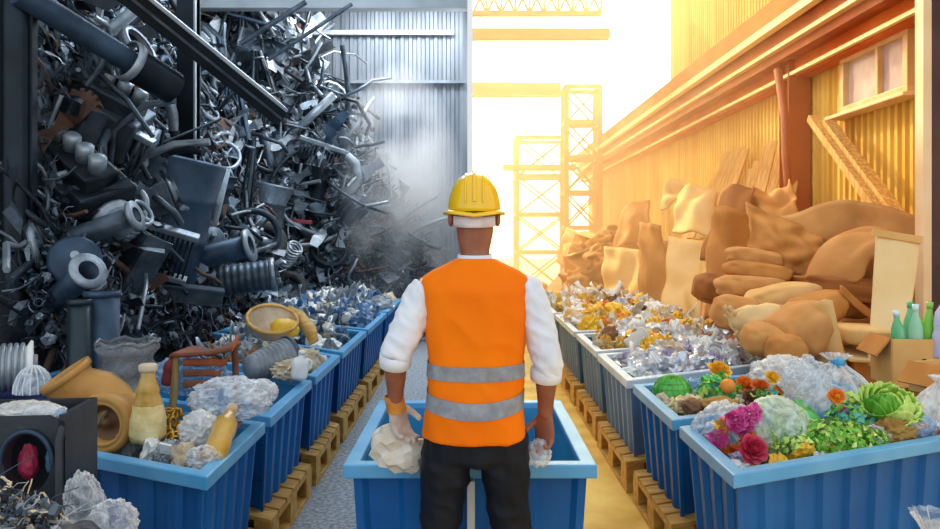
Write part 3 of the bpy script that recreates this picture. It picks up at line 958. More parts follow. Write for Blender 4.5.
# ------------------------------------------------------------------ the scrap heap of the dim hall
HS = random.Random(21)
def heap_z(x, y):
    d = -2.6 - x
    side = interp([(-.02, 0), (.05, .35), (.25, 1.2), (.55, 2.3), (.95, 3.5), (1.6, 4.7), (2.6, 5.4), (4, 5.6)], d) if d > -.02 else 0
    side *= sstep(4.3, 5.1, y + .4 * min(1.5, max(0, d - .6)))
    tab = [(-3.3, 5.9), (-3.1, 5.2), (-2.75, 4.5), (-2.15, 3.95), (-1.9, 3.3), (-1.75, 2.6), (-1.5, 2.15), (-1.0, 1.55), (-.75, .8), (-.55, 0)]
    far = interp(tab, x) * sstep(12.0, 12.9, y)
    z = max(side, far)
    if z < .02: return 0
    p = V(x * .9, y * .9, 3.1)
    return z + .45 * min(1, z) * noise.noise(p) + .28 * min(1, z) * noise.noise(p * 2.7) + .1 * noise.noise(p * 7)

def heap_hit(px, py, near=4.2, far=14.3):
    d = V((px - 470) / F, 1, -(py - 238) / F)
    t = near; prev = None
    while t < far:
        p = V(0, 0, EYE) + d * t
        if p.x > -6.1 and p.z < heap_z(p.x, p.y) and p.z > -.2:
            lo, hi = (prev or t), t
            for _ in range(8):
                m = (lo + hi) / 2; q = V(0, 0, EYE) + d * m
                if q.z < heap_z(q.x, q.y): hi = m
                else: lo = m
            return V(0, 0, EYE) + d * hi
        prev = t; t += .05
    return None

def heap_n(p):
    e = .12
    gx = (heap_z(p.x + e, p.y) - heap_z(p.x - e, p.y)) / (2 * e); gy = (heap_z(p.x, p.y + e) - heap_z(p.x, p.y - e)) / (2 * e)
    return V(-gx, -gy, 1).normalized()

hb = MB()
NX, NY = 90, 110
def hfn(u, v):
    x = -6.1 + 5.6 * u ** .8; y = 4.2 + 10.15 * v
    return V(x, y, heap_z(x, y) - .06)
hb.grid(hfn, NX, NY)
stuff(hb.build('scrap_mound', 'heap_base'), 'dark packed mass of old metal scrap forming the heap in the grey hall', 'scrap heap')

def bent(mb, p, n, L, r, m, k=5, flat=1.0, kink=.5, seg=6):
    t = n.cross(V(HS.uniform(-1, 1), HS.uniform(-1, 1), HS.uniform(-1, 1))).normalized()
    pts = [p]; d = (t + n * HS.uniform(-.1, .35)).normalized()
    for i in range(k):
        d = (d + V(HS.uniform(-kink, kink), HS.uniform(-kink, kink), HS.uniform(-kink, kink)) - n * .08 * i).normalized()
        pts.append(pts[-1] + d * L / k)
    mb.tube(pts, r, seg, m, flat=flat)

def junk(mb, p, n, s, m):
    """one small piece of tangled scrap"""
    q = HS.random()
    if q < .38: bent(mb, p, n, s * HS.uniform(1.2, 3.2), s * HS.uniform(.03, .085), m, HS.randint(3, 7), kink=HS.uniform(.15, .8), seg=5)
    elif q < .62:
        t = n.cross(V(HS.uniform(-1, 1), HS.uniform(-1, 1), HS.uniform(-1, 1))).normalized(); pts = [p + n * s * .05]
        d = t
        for i in range(5):
            d = (d + V(HS.uniform(-.6, .6), HS.uniform(-.6, .6), HS.uniform(-.6, .6))).normalized(); pts.append(pts[-1] + d * s * .32)
        mb.ribbon(pts, [s * HS.uniform(.1, .5) for _ in pts], m, n, smooth=False)
    elif q < .74:
        R = (n + V(HS.uniform(-.7, .7), HS.uniform(-.7, .7), HS.uniform(-.7, .7))).to_track_quat('Z', 'Y').to_matrix().to_4x4()
        T = Matrix.Translation(p) @ R; r = s * HS.uniform(.25, .6)
        mb.tube([T @ V(r * math.cos(a * PI / 6), r * .9 * math.sin(a * PI / 6), 0) for a in range(12)], r * HS.uniform(.07, .22), 5, m, closed=True)
    elif q < .88:
        R = Euler((HS.uniform(0, 6), HS.uniform(0, 6), HS.uniform(0, 6)))
        a, b, c = s * HS.uniform(.3, .9), s * HS.uniform(.2, .6), s * HS.uniform(.04, .35)
        mb.box(p, (a, b, c), m, R)
        mb.box(p + (R.to_matrix() @ V(0, 0, c * .55)), (a * .6, b * .6, c * .5), m, R)
    else:
        mb.ico(p, (s * HS.uniform(.2, .4), s * HS.uniform(.2, .4), s * HS.uniform(.15, .3)), 2, m, .7, 2.2, HS.randint(0, 999), True, Euler((HS.uniform(0, 6), HS.uniform(0, 6), 0)).to_matrix(), smooth=False)

tg = MB()
cnt = 0
WT = [0] * 34 + [1] * 30 + [2] * 22 + [3] * 7 + [4] * 9
while cnt < 3400:
    px, py = HS.uniform(20, 440), HS.uniform(-12, 345)
    p = heap_hit(px, py)
    if p is None: continue
    n = heap_n(p); dist = p.y
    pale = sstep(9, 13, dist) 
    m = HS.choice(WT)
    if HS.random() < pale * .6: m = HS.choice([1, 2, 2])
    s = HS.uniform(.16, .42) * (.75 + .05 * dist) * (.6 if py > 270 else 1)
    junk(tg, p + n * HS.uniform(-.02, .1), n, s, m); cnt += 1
cnt = 0
while cnt < 3600:
    px, py = HS.uniform(24, 440), HS.uniform(-10, 350)
    p = heap_hit(px, py)
    if p is None: continue
    n = heap_n(p)
    q = p + n * HS.uniform(.02, .22); q.y -= HS.uniform(0, .15)
    junk(tg, q, n, HS.uniform(.05, .13) * (.7 + .06 * p.y), HS.choice(WT)); cnt += 1
# the far toe of the heap: wiry brush of thin scrap in front of the mist
for i in range(900):
    px, py = HS.gauss(392, 26), HS.uniform(170, 292)
    p = heap_hit(px, py, 9)
    if p is None: continue
    n = heap_n(p)
    d = (n + V(HS.uniform(-1, 1), HS.uniform(-.6, .2), HS.uniform(-.3, 1.1))).normalized()
    L = HS.uniform(.15, .5); q = p + d * L * .5 + V(HS.uniform(-.08, .08), 0, HS.uniform(-.08, .08))
    tg.tube([p, q, p + d * L], [.016, .012, .005], 4, HS.choice([1, 2, 2, 0]))
stuff(tg.build('tangled_scrap', ['scrap_dark', 'scrap_mid', 'scrap_pale', 'scrap_rust', 'scrap_blue']), 'tangle of bent tubes, strips, rings and crushed metal covering the heap', 'scrap metal')

# larger pieces that can be told apart
MT = ['scrap_dark', 'scrap_mid', 'scrap_pale', 'scrap_rust', 'scrap_blue', 'rust_orange']
def face_at(px, py, lift=.1):
    p = heap_hit(px, py)
    n = heap_n(p); return p + (n + V(0, -.6, 0)).normalized() * lift, n

def k_wheel(m, r=.26):
    t = thing('spoked_wheel', '-', 'wheel')
    MB().tube([V(r * math.cos(a * PI / 14), r * math.sin(a * PI / 14), 0) for a in range(28)], r * .15, 8, closed=True).build('tyre_ring', m, t)
    h = MB().lathe([(.0, -.05), (r * .24, -.05), (r * .24, .05), (0, .05)], 12).build('hub', 'scrap_pale', t)
    mb = MB()
    for k in range(6):
        a = k * PI / 3; mb.tube([V(r * .2 * math.cos(a), r * .2 * math.sin(a), 0), V(r * .9 * math.cos(a), r * .9 * math.sin(a), 0)], r * .055, 6)
    mb.build('spokes', m, t)
    return Kind(t)
def k_gear(m, r=.2):
    t = thing('gear_wheel', '-', 'gear'); mb = MB(); n = 16; out = []
    for k in range(n):
        for f, q in ((0, 1), (.45, 1), (.55, .84), (.95, .84)):
            a = (k + f) * 2 * PI / n; out.append(V(r * q * math.cos(a), r * q * math.sin(a), 0))
    K = len(out); inn = [p.normalized() * r * .4 for p in out]; h = V(0, 0, .03)
    mb.add([p - h for p in out] + [p + h for p in out] + [p + h for p in inn] + [p - h for p in inn],
           [(a * K + i, a * K + (i + 1) % K, ((a + 1) % 4) * K + (i + 1) % K, ((a + 1) % 4) * K + i) for a in range(4) for i in range(K)])
    mb.build('toothed_disc', m, t)
    MB().lathe([(r * .22, -.05), (r * .42, -.05), (r * .42, .05), (r * .22, .05)], 16).build('hub', 'scrap_pale', t)
    return Kind(t)
def k_engine(m):
    t = thing('engine_block', '-', 'engine')
    mb = MB().box((0, 0, 0), (.5, .32, .3)).box((0, -.02, .19), (.42, .2, .1)).box((0, -.17, .05), (.3, .06, .2)); mb.build('block', m, t, bevel=.015)
    for k in range(4):
        MB().lathe([(.0, 0), (.045, 0), (.045, .09), (.03, .1), (0, .1)], 10, 0, Matrix.Translation((-.16 + .107 * k, -.02, .23))).build('cylinder_cap', 'scrap_pale', t)
    for k in (-1, 1):
        MB().tube([V(.12 * k, -.2, .05), V(.14 * k, -.3, .02), V(.2 * k, -.34, -.1), V(.22 * k, -.3, -.22)], .032, 8).build('manifold_pipe', 'scrap_mid', t)
    T = Matrix.Translation((.27, 0, 0)) @ Matrix.Rotation(PI / 2, 4, 'Y')
    MB().lathe([(0, 0), (.12, 0), (.12, .02), (.10, .03), (.10, .05), (.12, .06), (0, .06)], 18, 0, T).build('pulley', 'scrap_pale', t)
    return Kind(t)
def k_pipe(m, r=.07, L=.9, name='scrap_pipe', fl=True):
    t = thing(name, '-', 'pipe')
    MB().lathe([(r * .82, -L / 2 + .003), (r, -L / 2), (r, L / 2), (r * .82, L / 2), (r * .82, -L / 2 + .003)], 18).build('tube', m, t)
    if fl:
        for k in (-1, 1):
            MB().lathe([(r, k * L / 2 - .02), (r * 1.5, k * L / 2 - .02), (r * 1.5, k * L / 2 + .012), (r * .82, k * L / 2 + .012)], 18).build('flange', 'scrap_pale', t)
    return Kind(t)
def k_duct(m, r=.16, L=1.1):
    t = thing('ribbed_duct', '-', 'duct'); pr = []
    for k in range(16):
        z = -L / 2 + L * k / 16; pr += [(r, z), (r * 1.07, z + L / 64), (r, z + L / 32)]
    MB().lathe(pr, 20).build('ribbed_skin', m, t)
    MB().lathe([(r * .9, L / 2 - .03), (r * 1.12, L / 2 - .03), (r * 1.12, L / 2 + .02), (r * .9, L / 2 + .02)], 20).build('collar', 'scrap_pale', t)
    return Kind(t)
def k_spring(m):
    t = thing('coil_spring', '-', 'spring')
    MB().tube([V(.09 * math.cos(a * .55), .09 * math.sin(a * .55), a * .0045) for a in range(80)], .016, 6).build('coil', m, t)
    return Kind(t)
def k_panel(m, w=.7, h=1.0):
    t = thing('crushed_sheet', '-', 'sheet'); mb = MB()
    mb.grid(lambda u, v: V((u - .5) * w, .08 * math.sin(u * 7) + .09 * noise.noise(V(u * 3, v * 3, w * 9)), (v - .5) * h), 16, 18, 0, False)
    mb.build('sheet', m, t, solid=.012)
    MB().tube([V(-w / 2, .0, -h / 2), V(-w / 2 + .02, .02, 0), V(-w / 2, 0, h / 2)], .02, 6).build('folded_edge', 'scrap_pale', t)
    return Kind(t)
def k_drum(m):
    t = thing('crushed_drum', '-', 'drum')
    MB().lathe([(0, -.4), (.24, -.4), (.26, -.38), (.25, -.15), (.265, -.13), (.25, -.11), (.23, .12), (.25, .14), (.235, .16), (.25, .38), (.24, .4), (.21, .37), (0, .37)], 20, wob=lambda a, z: 1 + .09 * math.sin(2 * a + z * 5) + .04 * math.sin(5 * a)).build('drum_body', m, t)
    MB().lathe([(0, .37), (.05, .37), (.05, .4), (0, .4)], 10, 0, Matrix.Translation((.1, 0, 0))).build('bung_cap', 'scrap_pale', t)
    return Kind(t)
def k_radiator(m):
    t = thing('old_radiator', '-', 'radiator')
    mb = MB()
    for k in range(14): mb.box((-.3 + .046 * k, 0, 0), (.02, .07, .46))
    mb.build('fins', m, t)
    for k in (-1, 1): MB().box((0, 0, .25 * k), (.68, .1, .06)).build('header_tank', 'scrap_pale', t, bevel=.01)
    return Kind(t)
def k_hose(m, r=.07, label=None):
    t = thing('bent_hose', '-', 'hose')
    MB().tube([V(-.36, 0, .16), V(-.2, -.02, .24), V(0, -.03, .2), V(.12, -.03, .06), V(.18, -.02, -.14), V(.2, 0, -.34)], r, 14).build('hose_body', m, t)
    MB().tube([V(.195, -.004, -.3), V(.202, 0, -.36)], r * 1.2, 14).build('end_collar', 'scrap_dark', t)
    return Kind(t)
def k_cables(m):
    t = thing('cable_bundle', '-', 'cables')
    for k in range(9):
        a = HS.uniform(-.12, .12)
        MB().tube([V(a * .3, HS.uniform(-.03, .03), .5), V(a, HS.uniform(-.06, .06), .2), V(a * 1.6, HS.uniform(-.08, .08), -.2), V(a * 2, HS.uniform(-.05, .05), -.55)], HS.uniform(.014, .028), 7).build('cable', [m, 'scrap_mid', 'dark_rubber'][k % 3], t)
    MB().tube([V(.05 * math.cos(a * PI / 6), .05 * math.sin(a * PI / 6), .42) for a in range(12)], .014, 6, closed=True).build('binding_wire', 'scrap_pale', t)
    return Kind(t)
def k_fan(m):
    t = thing('draped_sheet', '-', 'sheet'); mb = MB()
    mb.grid(lambda u, v: V((u - .5) * (.16 + .42 * v), .035 * math.cos(u * 44) * (.4 + v) - .05 * v, -1.0 * v), 44, 10, 0)
    mb.build('pleated_sheet', m, t, solid=.01)
    MB().tube([V(-.08, -.02, .0), V(.08, -.02, .0)], .045, 8).build('top_roll', 'scrap_mid', t)
    return Kind(t)
def k_beam(m, L=1.1):
    t = thing('scrap_girder', '-', 'girder')
    MB().box((0, 0, .06), (L, .12, .015)).box((0, 0, -.06), (L, .12, .015)).build('flange', m, t)
    MB().box((0, 0, 0), (L, .014, .105)).build('web', m, t)
    return Kind(t)
def k_tyre():
    t = thing('rubber_tyre_wheel', '-', 'tyre')
    MB().lathe([(.19, -.06), (.27, -.085), (.33, -.06), (.34, 0), (.33, .06), (.27, .085), (.19, .06), (.18, 0), (.19, -.06)], 26).build('rubber_ring', 'dark_rubber', t)
    MB().lathe([(.185, -.03), (.1, -.02), (.05, .02), (0, .02)], 20).build('wheel_rim', 'scrap_mid', t)
    return Kind(t)
def k_motor(m):
    t = thing('electric_motor', '-', 'motor'); pr = [(0, -.22), (.13, -.22)]
    MB().lathe([(0, -.22), (.13, -.22), (.15, -.2), (.15, .2), (.13, .22), (0, .22)], 18).build('casing', m, t)
    mb = MB()
    for k in range(12):
        a = k * PI / 6; mb.box((.16 * math.cos(a), .16 * math.sin(a), 0), (.04, .012, .34), 0, Euler((0, 0, a)))
    mb.build('cooling_ribs', m, t)
    MB().tube([V(0, 0, .2), V(0, 0, .34)], .025, 10).build('shaft', 'scrap_pale', t)
    MB().box((.17, 0, .05), (.08, .1, .12)).build('terminal_box', 'scrap_pale', t, bevel=.008)
    return Kind(t)
KS = dict(
 wheel=[k_wheel('scrap_dark'), k_wheel('scrap_pale', .24)], gear=[k_gear('scrap_mid'), k_gear('scrap_rust', .16)], engine=[k_engine('scrap_mid'), k_engine('scrap_dark')],
 pipe=[k_pipe('scrap_mid'), k_pipe('scrap_blue', .10, 1.0), k_pipe('scrap_pale', .05, 1.2, fl=False)], duct=[k_duct('scrap_mid'), k_duct('scrap_pale', .12, .8)],
 spring=[k_spring('scrap_pale')], panel=[k_panel('scrap_mid', .5, .8), k_panel('scrap_mid', .8, .5), k_panel('scrap_dark', .4, 1.0)], drum=[k_drum('scrap_blue'), k_drum('scrap_mid')],
 rad=[k_radiator('scrap_dark'), k_radiator('scrap_mid')], hose=[k_hose('scrap_pale'), k_hose('scrap_mid', .05)], cables=[k_cables('scrap_dark')], fan=[k_fan('scrap_blue')],
 beam=[k_beam('scrap_dark'), k_beam('scrap_mid', .8)], tyre=[k_tyre()], motor=[k_motor('scrap_blue'), k_motor('scrap_mid')])
def put(kind, i, px, py, label, rot=None, s=1.0, lift=.12):
    p, n = face_at(px, py, lift)
    return KS[kind][i].put(p, rot if rot is not None else (HS.uniform(-.7, .7) + .9, HS.uniform(-.7, .7), HS.uniform(-3, 3)), s, label)
A = 'on the scrap heap'
put('hose', 0, 138, 112, 'pale shiny bent hose high on the heap beside the steel column', (0, 0, 0), 1.0, .3)
put('engine', 0, 92, 128, 'grey engine block high on the heap under the slanting pipe', (.5, .5, .2), 1.3, .2)
put('engine', 1, 70, 195, 'dark engine block on the heap beside the round post', (.4, .6, -.4), 1.4)
put('engine', 0, 130, 205, 'engine block with pale cylinder caps in the middle of the heap', (.3, -.4, .5), 1.0)
put('engine', 1, 235, 262, 'dark engine block low on the heap beside the small red bracket', (.3, .3, .4), 1.1)
put('drum', 0, 157, 222, 'tall crushed blue-grey drum in front of the steel column', (.1, .2, .4), 1.45, .2)
put('drum', 1, 262, 215, 'crushed grey drum with dented sides, middle of the heap', (.2, .1, 1), 1.1)
put('fan', 0, 218, 85, 'pleated blue-grey sheet hanging under the diagonal girder', (.0, 0, .1), 1.3, .3)
put('fan', 0, 155, 170, 'pleated sheet draped beside the tall crushed drum', (.2, .25, .3), 1.2, .25)
put('wheel', 0, 237, 240, 'dark spoked wheel standing on the heap behind the ribbed bucket bin', (1.35, .2, .3), 1.15, .3)
put('wheel', 1, 215, 160, 'pale small spoked wheel under the pleated hanging sheet', (1.2, .2, .5), .75, .2)
put('wheel', 1, 108, 215, 'pale spoked wheel half buried in the heap beside the round post', (1.2, -.3, .2), .8, .25)
put('wheel', 0, 330, 250, 'dark spoked wheel at the misty end of the heap', (1.1, .3, .4), 1.1, .2)
put('gear', 0, 120, 172, 'grey toothed gear wheel below the bent shiny hose', (1.1, .3, 0), 1.2, .25)
put('gear', 1, 60, 120, 'rusty small gear wheel close to the round post', (1.2, .2, 0), 1.1, .25)
put('gear', 0, 290, 185, 'grey toothed gear wheel on the upper far part of the heap', (1.2, .4, .3), 1.3, .2)
put('pipe', 0, 60, 245, 'grey flanged pipe lying across the heap foot beside the round post', (.4, 1.2, .4), 1.0, .25)
put('pipe', 1, 48, 300, 'blue-grey wide flanged pipe at the heap foot behind the white drum', (.3, 1.1, -.3), .8, .2)
put('pipe', 1, 180, 265, 'blue-grey wide flanged pipe low on the heap under the crushed drum', (.2, 1.3, .2), 1.1, .25)
put('pipe', 2, 200, 230, 'long pale thin pipe standing in the heap beside the column foot', (.2, .3, 0), 1.1, .2)
put('pipe', 2, 300, 130, 'long pale thin pipe jutting from the heap top towards the back wall', (.4, .8, .3), 1.3, .2)
put('pipe', 0, 265, 165, 'grey flanged pipe hanging down the heap beyond the girder end', (.15, -.2, 0), 1.2, .2)
put('pipe', 2, 75, 60, 'long pale thin pipe under the slanting pipe and clamp', (.3, .9, .2), 1.0, .2)
put('duct', 0, 75, 90, 'grey ribbed duct behind the slanting pipe', (.4, 1.0, .3), 1.0, .2)
put('duct', 1, 250, 120, 'pale ribbed duct hanging beyond the diagonal girder', (.2, .3, .3), 1.2, .2)
put('duct', 0, 205, 285, 'grey ribbed duct lying along the heap foot behind the blue bins', (.1, 1.45, .3), 1.0, .25)
put('spring', 0, 96, 245, 'pale coil spring lying on the heap beside the round post', (.5, .9, .3), 1.1, .2)
put('spring', 0, 275, 265, 'pale coil spring at the heap foot behind the helmet bin', (.8, .6, .3), 1.2, .2)
put('spring', 0, 165, 105, 'pale coil spring against the upper steel column', (.3, .3, .3), 1.1, .2)
put('panel', 0, 110, 275, 'blue-grey crushed panel low on the heap behind the dark pipes', (.3, .5, .4), .9, .2)
put('panel', 1, 185, 190, 'grey buckled sheet panel by the steel column foot', (.6, .3, .4), .9, .2)
put('panel', 2, 310, 205, 'tall dark crushed panel on the far part of the heap', (.1, .2, .2), 1.2, .2)
put('panel', 1, 268, 60, 'grey buckled sheet panel at the top of the heap beside the ceiling', (.3, .3, .4), 1.2, .2)
put('panel', 2, 50, 165, 'tall dark crushed panel leaning beside the round post', (.2, .4, .4), .8, .2)
put('rad', 0, 140, 255, 'dark finned radiator in the heap under the tall crushed drum', (.5, .3, .3), .9, .25)
put('rad', 1, 100, 155, 'grey finned radiator on the heap under the engine block', (.5, .5, .2), .9, .2)
put('rad', 1, 320, 165, 'grey finned radiator near the misty edge of the heap', (.3, .3, .3), 1.2, .2)
put('hose', 1, 205, 60, 'thin grey bent hose above the pleated hanging sheet', (0, .6, .2), 1.2, .2)
put('hose', 1, 290, 235, 'thin grey bent hose above the far end of the blue bins', (.2, -.5, .2), 1.2, .2)
put('hose', 0, 345, 185, 'pale bent hose at the misty edge of the heap', (.2, 1.2, .2), 1.1, .2)
put('cables', 0, 240, 45, 'bundle of dark cables hanging near the heap top', (.1, .1, .3), 1.5, .3)
put('cables', 0, 270, 100, 'bundle of dark cables hanging beyond the girder end', (.1, -.2, .3), 1.4, .3)
put('cables', 0, 230, 185, 'bundle of dark cables trailing over the middle of the heap', (.2, .3, 0), 1.1, .2)
put('beam', 0, 65, 30, 'dark short girder wedged behind the slanting pipe', (.2, .6, .6), .9, .2)
put('beam', 1, 160, 295, 'grey short girder lying at the heap foot behind the rusty stool', (.2, .15, .4), 1.1, .2)
put('beam', 0, 300, 60, 'dark short girder jutting out at the heap top', (.2, -.5, .6), 1.0, .2)
put('tyre', 0, 280, 290, 'old black tyre at the heap foot behind the far blue bins', (.9, .4, .2), .8, .2)
put('tyre', 0, 255, 245, 'old black tyre on the heap beside the dark spoked wheel', (1.0, .4, .2), .9, .2)
put('motor', 0, 55, 275, 'blue-grey ribbed motor at the heap foot beside the round post', (1.2, .8, .2), 1.1, .25)
put('motor', 1, 195, 250, 'grey ribbed motor below the steel column', (1.1, .6, .3), 1.0, .2)
put('motor', 0, 350, 215, 'blue-grey ribbed motor near the misty edge of the heap', (.6, .6, .3), 1.2, .2)
# bright coloured pieces
p, n = face_at(296, 232, .25)
t = thing('red_bracket', 'faded red bracket low on the heap above the blue bins', 'bracket', p, (.1, .2, .1))
mat('faded_red', '#8a3236', '#a8484a', rough=.6, scale=8)
bar(MB(), V(-.22, 0, .12), V(.25, 0, .18), .06, .12).build('arm_plate', 'faded_red', t, bevel=.01)
bar(MB(), V(-.22, 0, .16), V(-.26, 0, -.35), .06, .10).build('arm_plate', 'faded_red', t, bevel=.01)
p, n = face_at(111, 107, .35)
t = thing('rusty_cog', 'small orange rusty cog on the upper heap beside the shiny hose', 'cog', p, (1.3, .2, 0))
mb = MB().lathe([(.02, -.03), (.06, -.03), (.06, .03), (.02, .03)], 14)
for k in range(9):
    a = k * PI * 2 / 9; mb.box((.07 * math.cos(a), .07 * math.sin(a), 0), (.05, .028, .04), 0, Euler((0, 0, a)))
mb.build('cog_ring', 'rust_orange', t)
# thin struts against the back wall
for i, (a, b, w) in enumerate((((268, 60), (352, 4), .03), ((240, 44), (306, 2), .04))):
    A, B = at(*a, 11.3), at(*b, 11.3)
    o = MB().tube([V(0, 0, 0), B - A], w, 8).build('thin_strut', 'scrap_mid'); o.location = A
    tag(o, ['thin grey strut rising from the heap top across the back wall', 'thicker grey strut nearer the heap top, crossing under the pale beam'][i], 'strut')
# ------------------------------------------------------------------ cardboard and furniture heap along the sunny wall
ES = random.Random(5)
def mound(x, y):
    if x < 2.3 - .0 * y: 
        base = 0
    t = sstep(2.55, 3.5, x) 
    z = (.25 + .75 * t) * sstep(4.6, 5.4, y) * sstep(2.5, 2.75, x)
    # far end of the heap spills into the yard
    f = 1.5 * sstep(11.6, 13.5, y) * sstep(.9, 2.6, x) * sstep(19, 16, y)
    return max(z, f) + (.12 * noise.noise(V(x * 1.5, y * 1.5, 5)) if max(z, f) > .05 else 0)
mb = MB(); mb.grid(lambda u, v: V(.9 + 3.08 * u, 4.6 + 14 * v, mound(.9 + 3.08 * u, 4.6 + 14 * v) - .02), 50, 110)
stuff(mb.build('cardboard_litter', 'cardboard_dark'), 'trampled brown cardboard litter under the sunny furniture heap', 'cardboard')

def smoothbox(c, d, R=None):
    m = MB(); m.box(c, d, 0, R); return m
def soft(name, c, d, m, parent=None, R=None, sub=3, amp=.0, p=.55, label=None, seed=1):
    """a padded, rounded block"""
    vs, fs = ico_data(4); out = []
    Rm = R.to_matrix() if R is not None else None
    for q in vs:
        w = V(*[math.copysign(abs(k) ** p, k) for k in q]) 
        w *= 1 + amp * noise.noise(q * 2.2 + V(seed, 0, 0)) 
        w = V(w.x * d[0] / 2, w.y * d[1] / 2, w.z * d[2] / 2)
        out.append(Vector(c) + (Rm @ w if Rm else w))
    mb = MB(); mb.add(out, fs, 0, True)
    return mb.build(name, m, parent, label=label)
def sheetobj(name, label, fn, m, nu=20, nv=20, th=.012, cat='cardboard', loc=(0, 0, 0), group=None):
    mb = MB(); mb.grid(fn, nu, nv)
    o = mb.build(name, m, solid=th); o.location = loc
    tag(o, label, cat, group); return o
def patch(pix, name, label, m, bend=.1, wav=.05, th=.014, n=18, cat='cardboard', seed=0, parent=None):
    """a bent board between four corners (pixel x, pixel y, distance): bottom-a, bottom-b, top-b, top-a"""
    P = [at(*q) for q in pix]; c = sum(P, V(0, 0, 0)) / 4; P = [p - c for p in P]
    nn = (P[1] - P[0]).cross(P[3] - P[0]).normalized()
    def fn(u, v):
        q = (P[0] * (1 - u) + P[1] * u) * (1 - v) + (P[3] * (1 - u) + P[2] * u) * v
        return q + nn * (bend * math.sin(PI * u) * (.4 + .6 * v) + wav * noise.noise(V(u * 2.5, v * 2.5, seed)))
    mb = MB(); mb.grid(fn, n, n); o = mb.build(name, m, parent, solid=th)
    if parent is None:
        o.location = c; tag(o, label, cat)
    return o

# old sofa on its back with torn covers
S = thing('old_sofa', 'big torn brown sofa with arched back slumped against the yellow wall', 'sofa', at(825, 300, 6.9))
c0 = at(825, 300, 6.9)
def sofa_back(u, v):
    px = 748 + 165 * u; d = 7.2 - .9 * u
    top = 213 - 8 * math.sin(u * PI) + 10 * math.sin(u * 8) * (1 - u) + 12 * max(0, u - .8) * 5 * .6
    bot = 300 - 14 * u
    p = at(px, bot + (top - bot) * v, d)
    return p - c0 + V(0, -.22 * math.sin(v * 2.2) * (.6 + .5 * abs(math.sin(u * 5))) + .05 * noise.noise(V(u * 4, v * 4, 1)), 0)
mb = MB(); mb.grid(sofa_back, 40, 20); mb.build('back_cover', 'tan_cloth', S, solid=.05)
def sofa_lobe(u, v):
    a = PI * (.02 + .96 * u); r = .55 * (.35 + .65 * v)
    p = at(868, 275, 6.25); return p - c0 + V(r * 1.0 * -math.cos(a) * .95, -.28 * (1 - v * v) + .0, r * 1.02 * math.sin(a) - .18 * v + .06 * noise.noise(V(u * 4, v * 3, 2)))
mb = MB(); mb.grid(sofa_lobe, 36, 14); mb.build('arched_side', 'tan_cloth', S, solid=.05)
soft('seat_pad', at(800, 300, 6.4) - c0, (1.1, .6, .22), 'cardboard', S, Euler((.1, .08, .2)), amp=.2)
soft('seat_pad', at(850, 290, 6.2) - c0, (.85, .5, .2), 'cardboard_dark', S, Euler((.0, .12, -.1)), amp=.2, seed=4)
def fold(u, v):
    px = 745 + 75 * u; d = 6.7 - .3 * u
    p = at(px, 262 + 18 * u - 60 * v * (1 - .25 * u), d + .25 * v)
    return p - c0 + V(0, -.12 * math.sin(v * PI) + .09 * noise.noise(V(u * 5, v * 5, 9)), 0)
mb = MB(); mb.grid(fold, 24, 18); mb.build('torn_cover', 'cardboard', S, solid=.02)

# rolls and cushions in front of it
cush = [
 (754, 258, 6.5, (.5, .3, .16), (0, .15, .3), 'tan_cloth', 'flat tan cushion topmost of the three stacked by the sofa'),
 (757, 272, 6.4, (.55, .34, .17), (0, .12, .1), 'cardboard', 'brown cushion in the middle of the three stacked by the sofa'),
 (752, 287, 6.3, (.6, .36, .2), (0, .05, .2), 'tan_cloth', 'tan cushion lowest of the three stacked by the sofa'),
 (783, 299, 6.0, (.66, .3, .24), (0, -.12, .25), 'cardboard_light', 'long tan bolster lying in front of the sofa'),
 (735, 312, 5.9, (.36, .3, .26), (0, .1, .1), 'tan_cloth', 'round tan cushion behind the silvery plastic bin'),
 (800, 330, 5.3, (.42, .4, .34), (0, -.5, .3), 'tan_cloth', 'brown slumped cushion beside the cardboard armchair'),
 (786, 352, 5.05, (.22, .26, .24), (0, .1, .3), 'cardboard', 'small rounded brown cushion just behind the lettuce bins'),
 (764, 340, 5.25, (.30, .26, .22), (.2, .1, 0), 'tan_cloth', 'small tan cushion between bolster and bins'),
 (720, 290, 7.2, (.5, .4, .3), (0, .2, 0), 'cardboard_dark', 'dark brown cushion behind the three stacked cushions'),
 (812, 312, 5.7, (.5, .34, .26), (0, -.4, .1), 'cardboard', 'brown cushion squeezed between sofa and armchair'),
]
for px, py, d, dim, rot, m, lb in cush:
    o = soft('cushion', (0, 0, 0), dim, m, amp=.12, p=.7, seed=px); place(o, at(px, py, d), rot); tag(o, lb, 'cushion', 'cushions of the sunny heap')
def lattice_bag():
    mb = MB()
    for k in range(16):
        t = k / 15; pts = [V(-.24 + .48 * t + .1 * math.sin(a * .5 + k), -.02 * a * (a - 8) * .2, -.1 + .028 * a + .02 * math.sin(a + k)) for a in range(8)]
        mb.ribbon(pts, .03, 0, (0, -1, 0))
    mb.ico((0, .06, 0), (.25, .12, .12), 3, 0, .3, 3)
    return mb.build('straw_bundle', 'cream_board', solid=.004)
o = lattice_bag(); o.location = at(768, 322, 5.5); tag(o, 'shaggy straw coloured bundle among the tan cushions', 'straw')

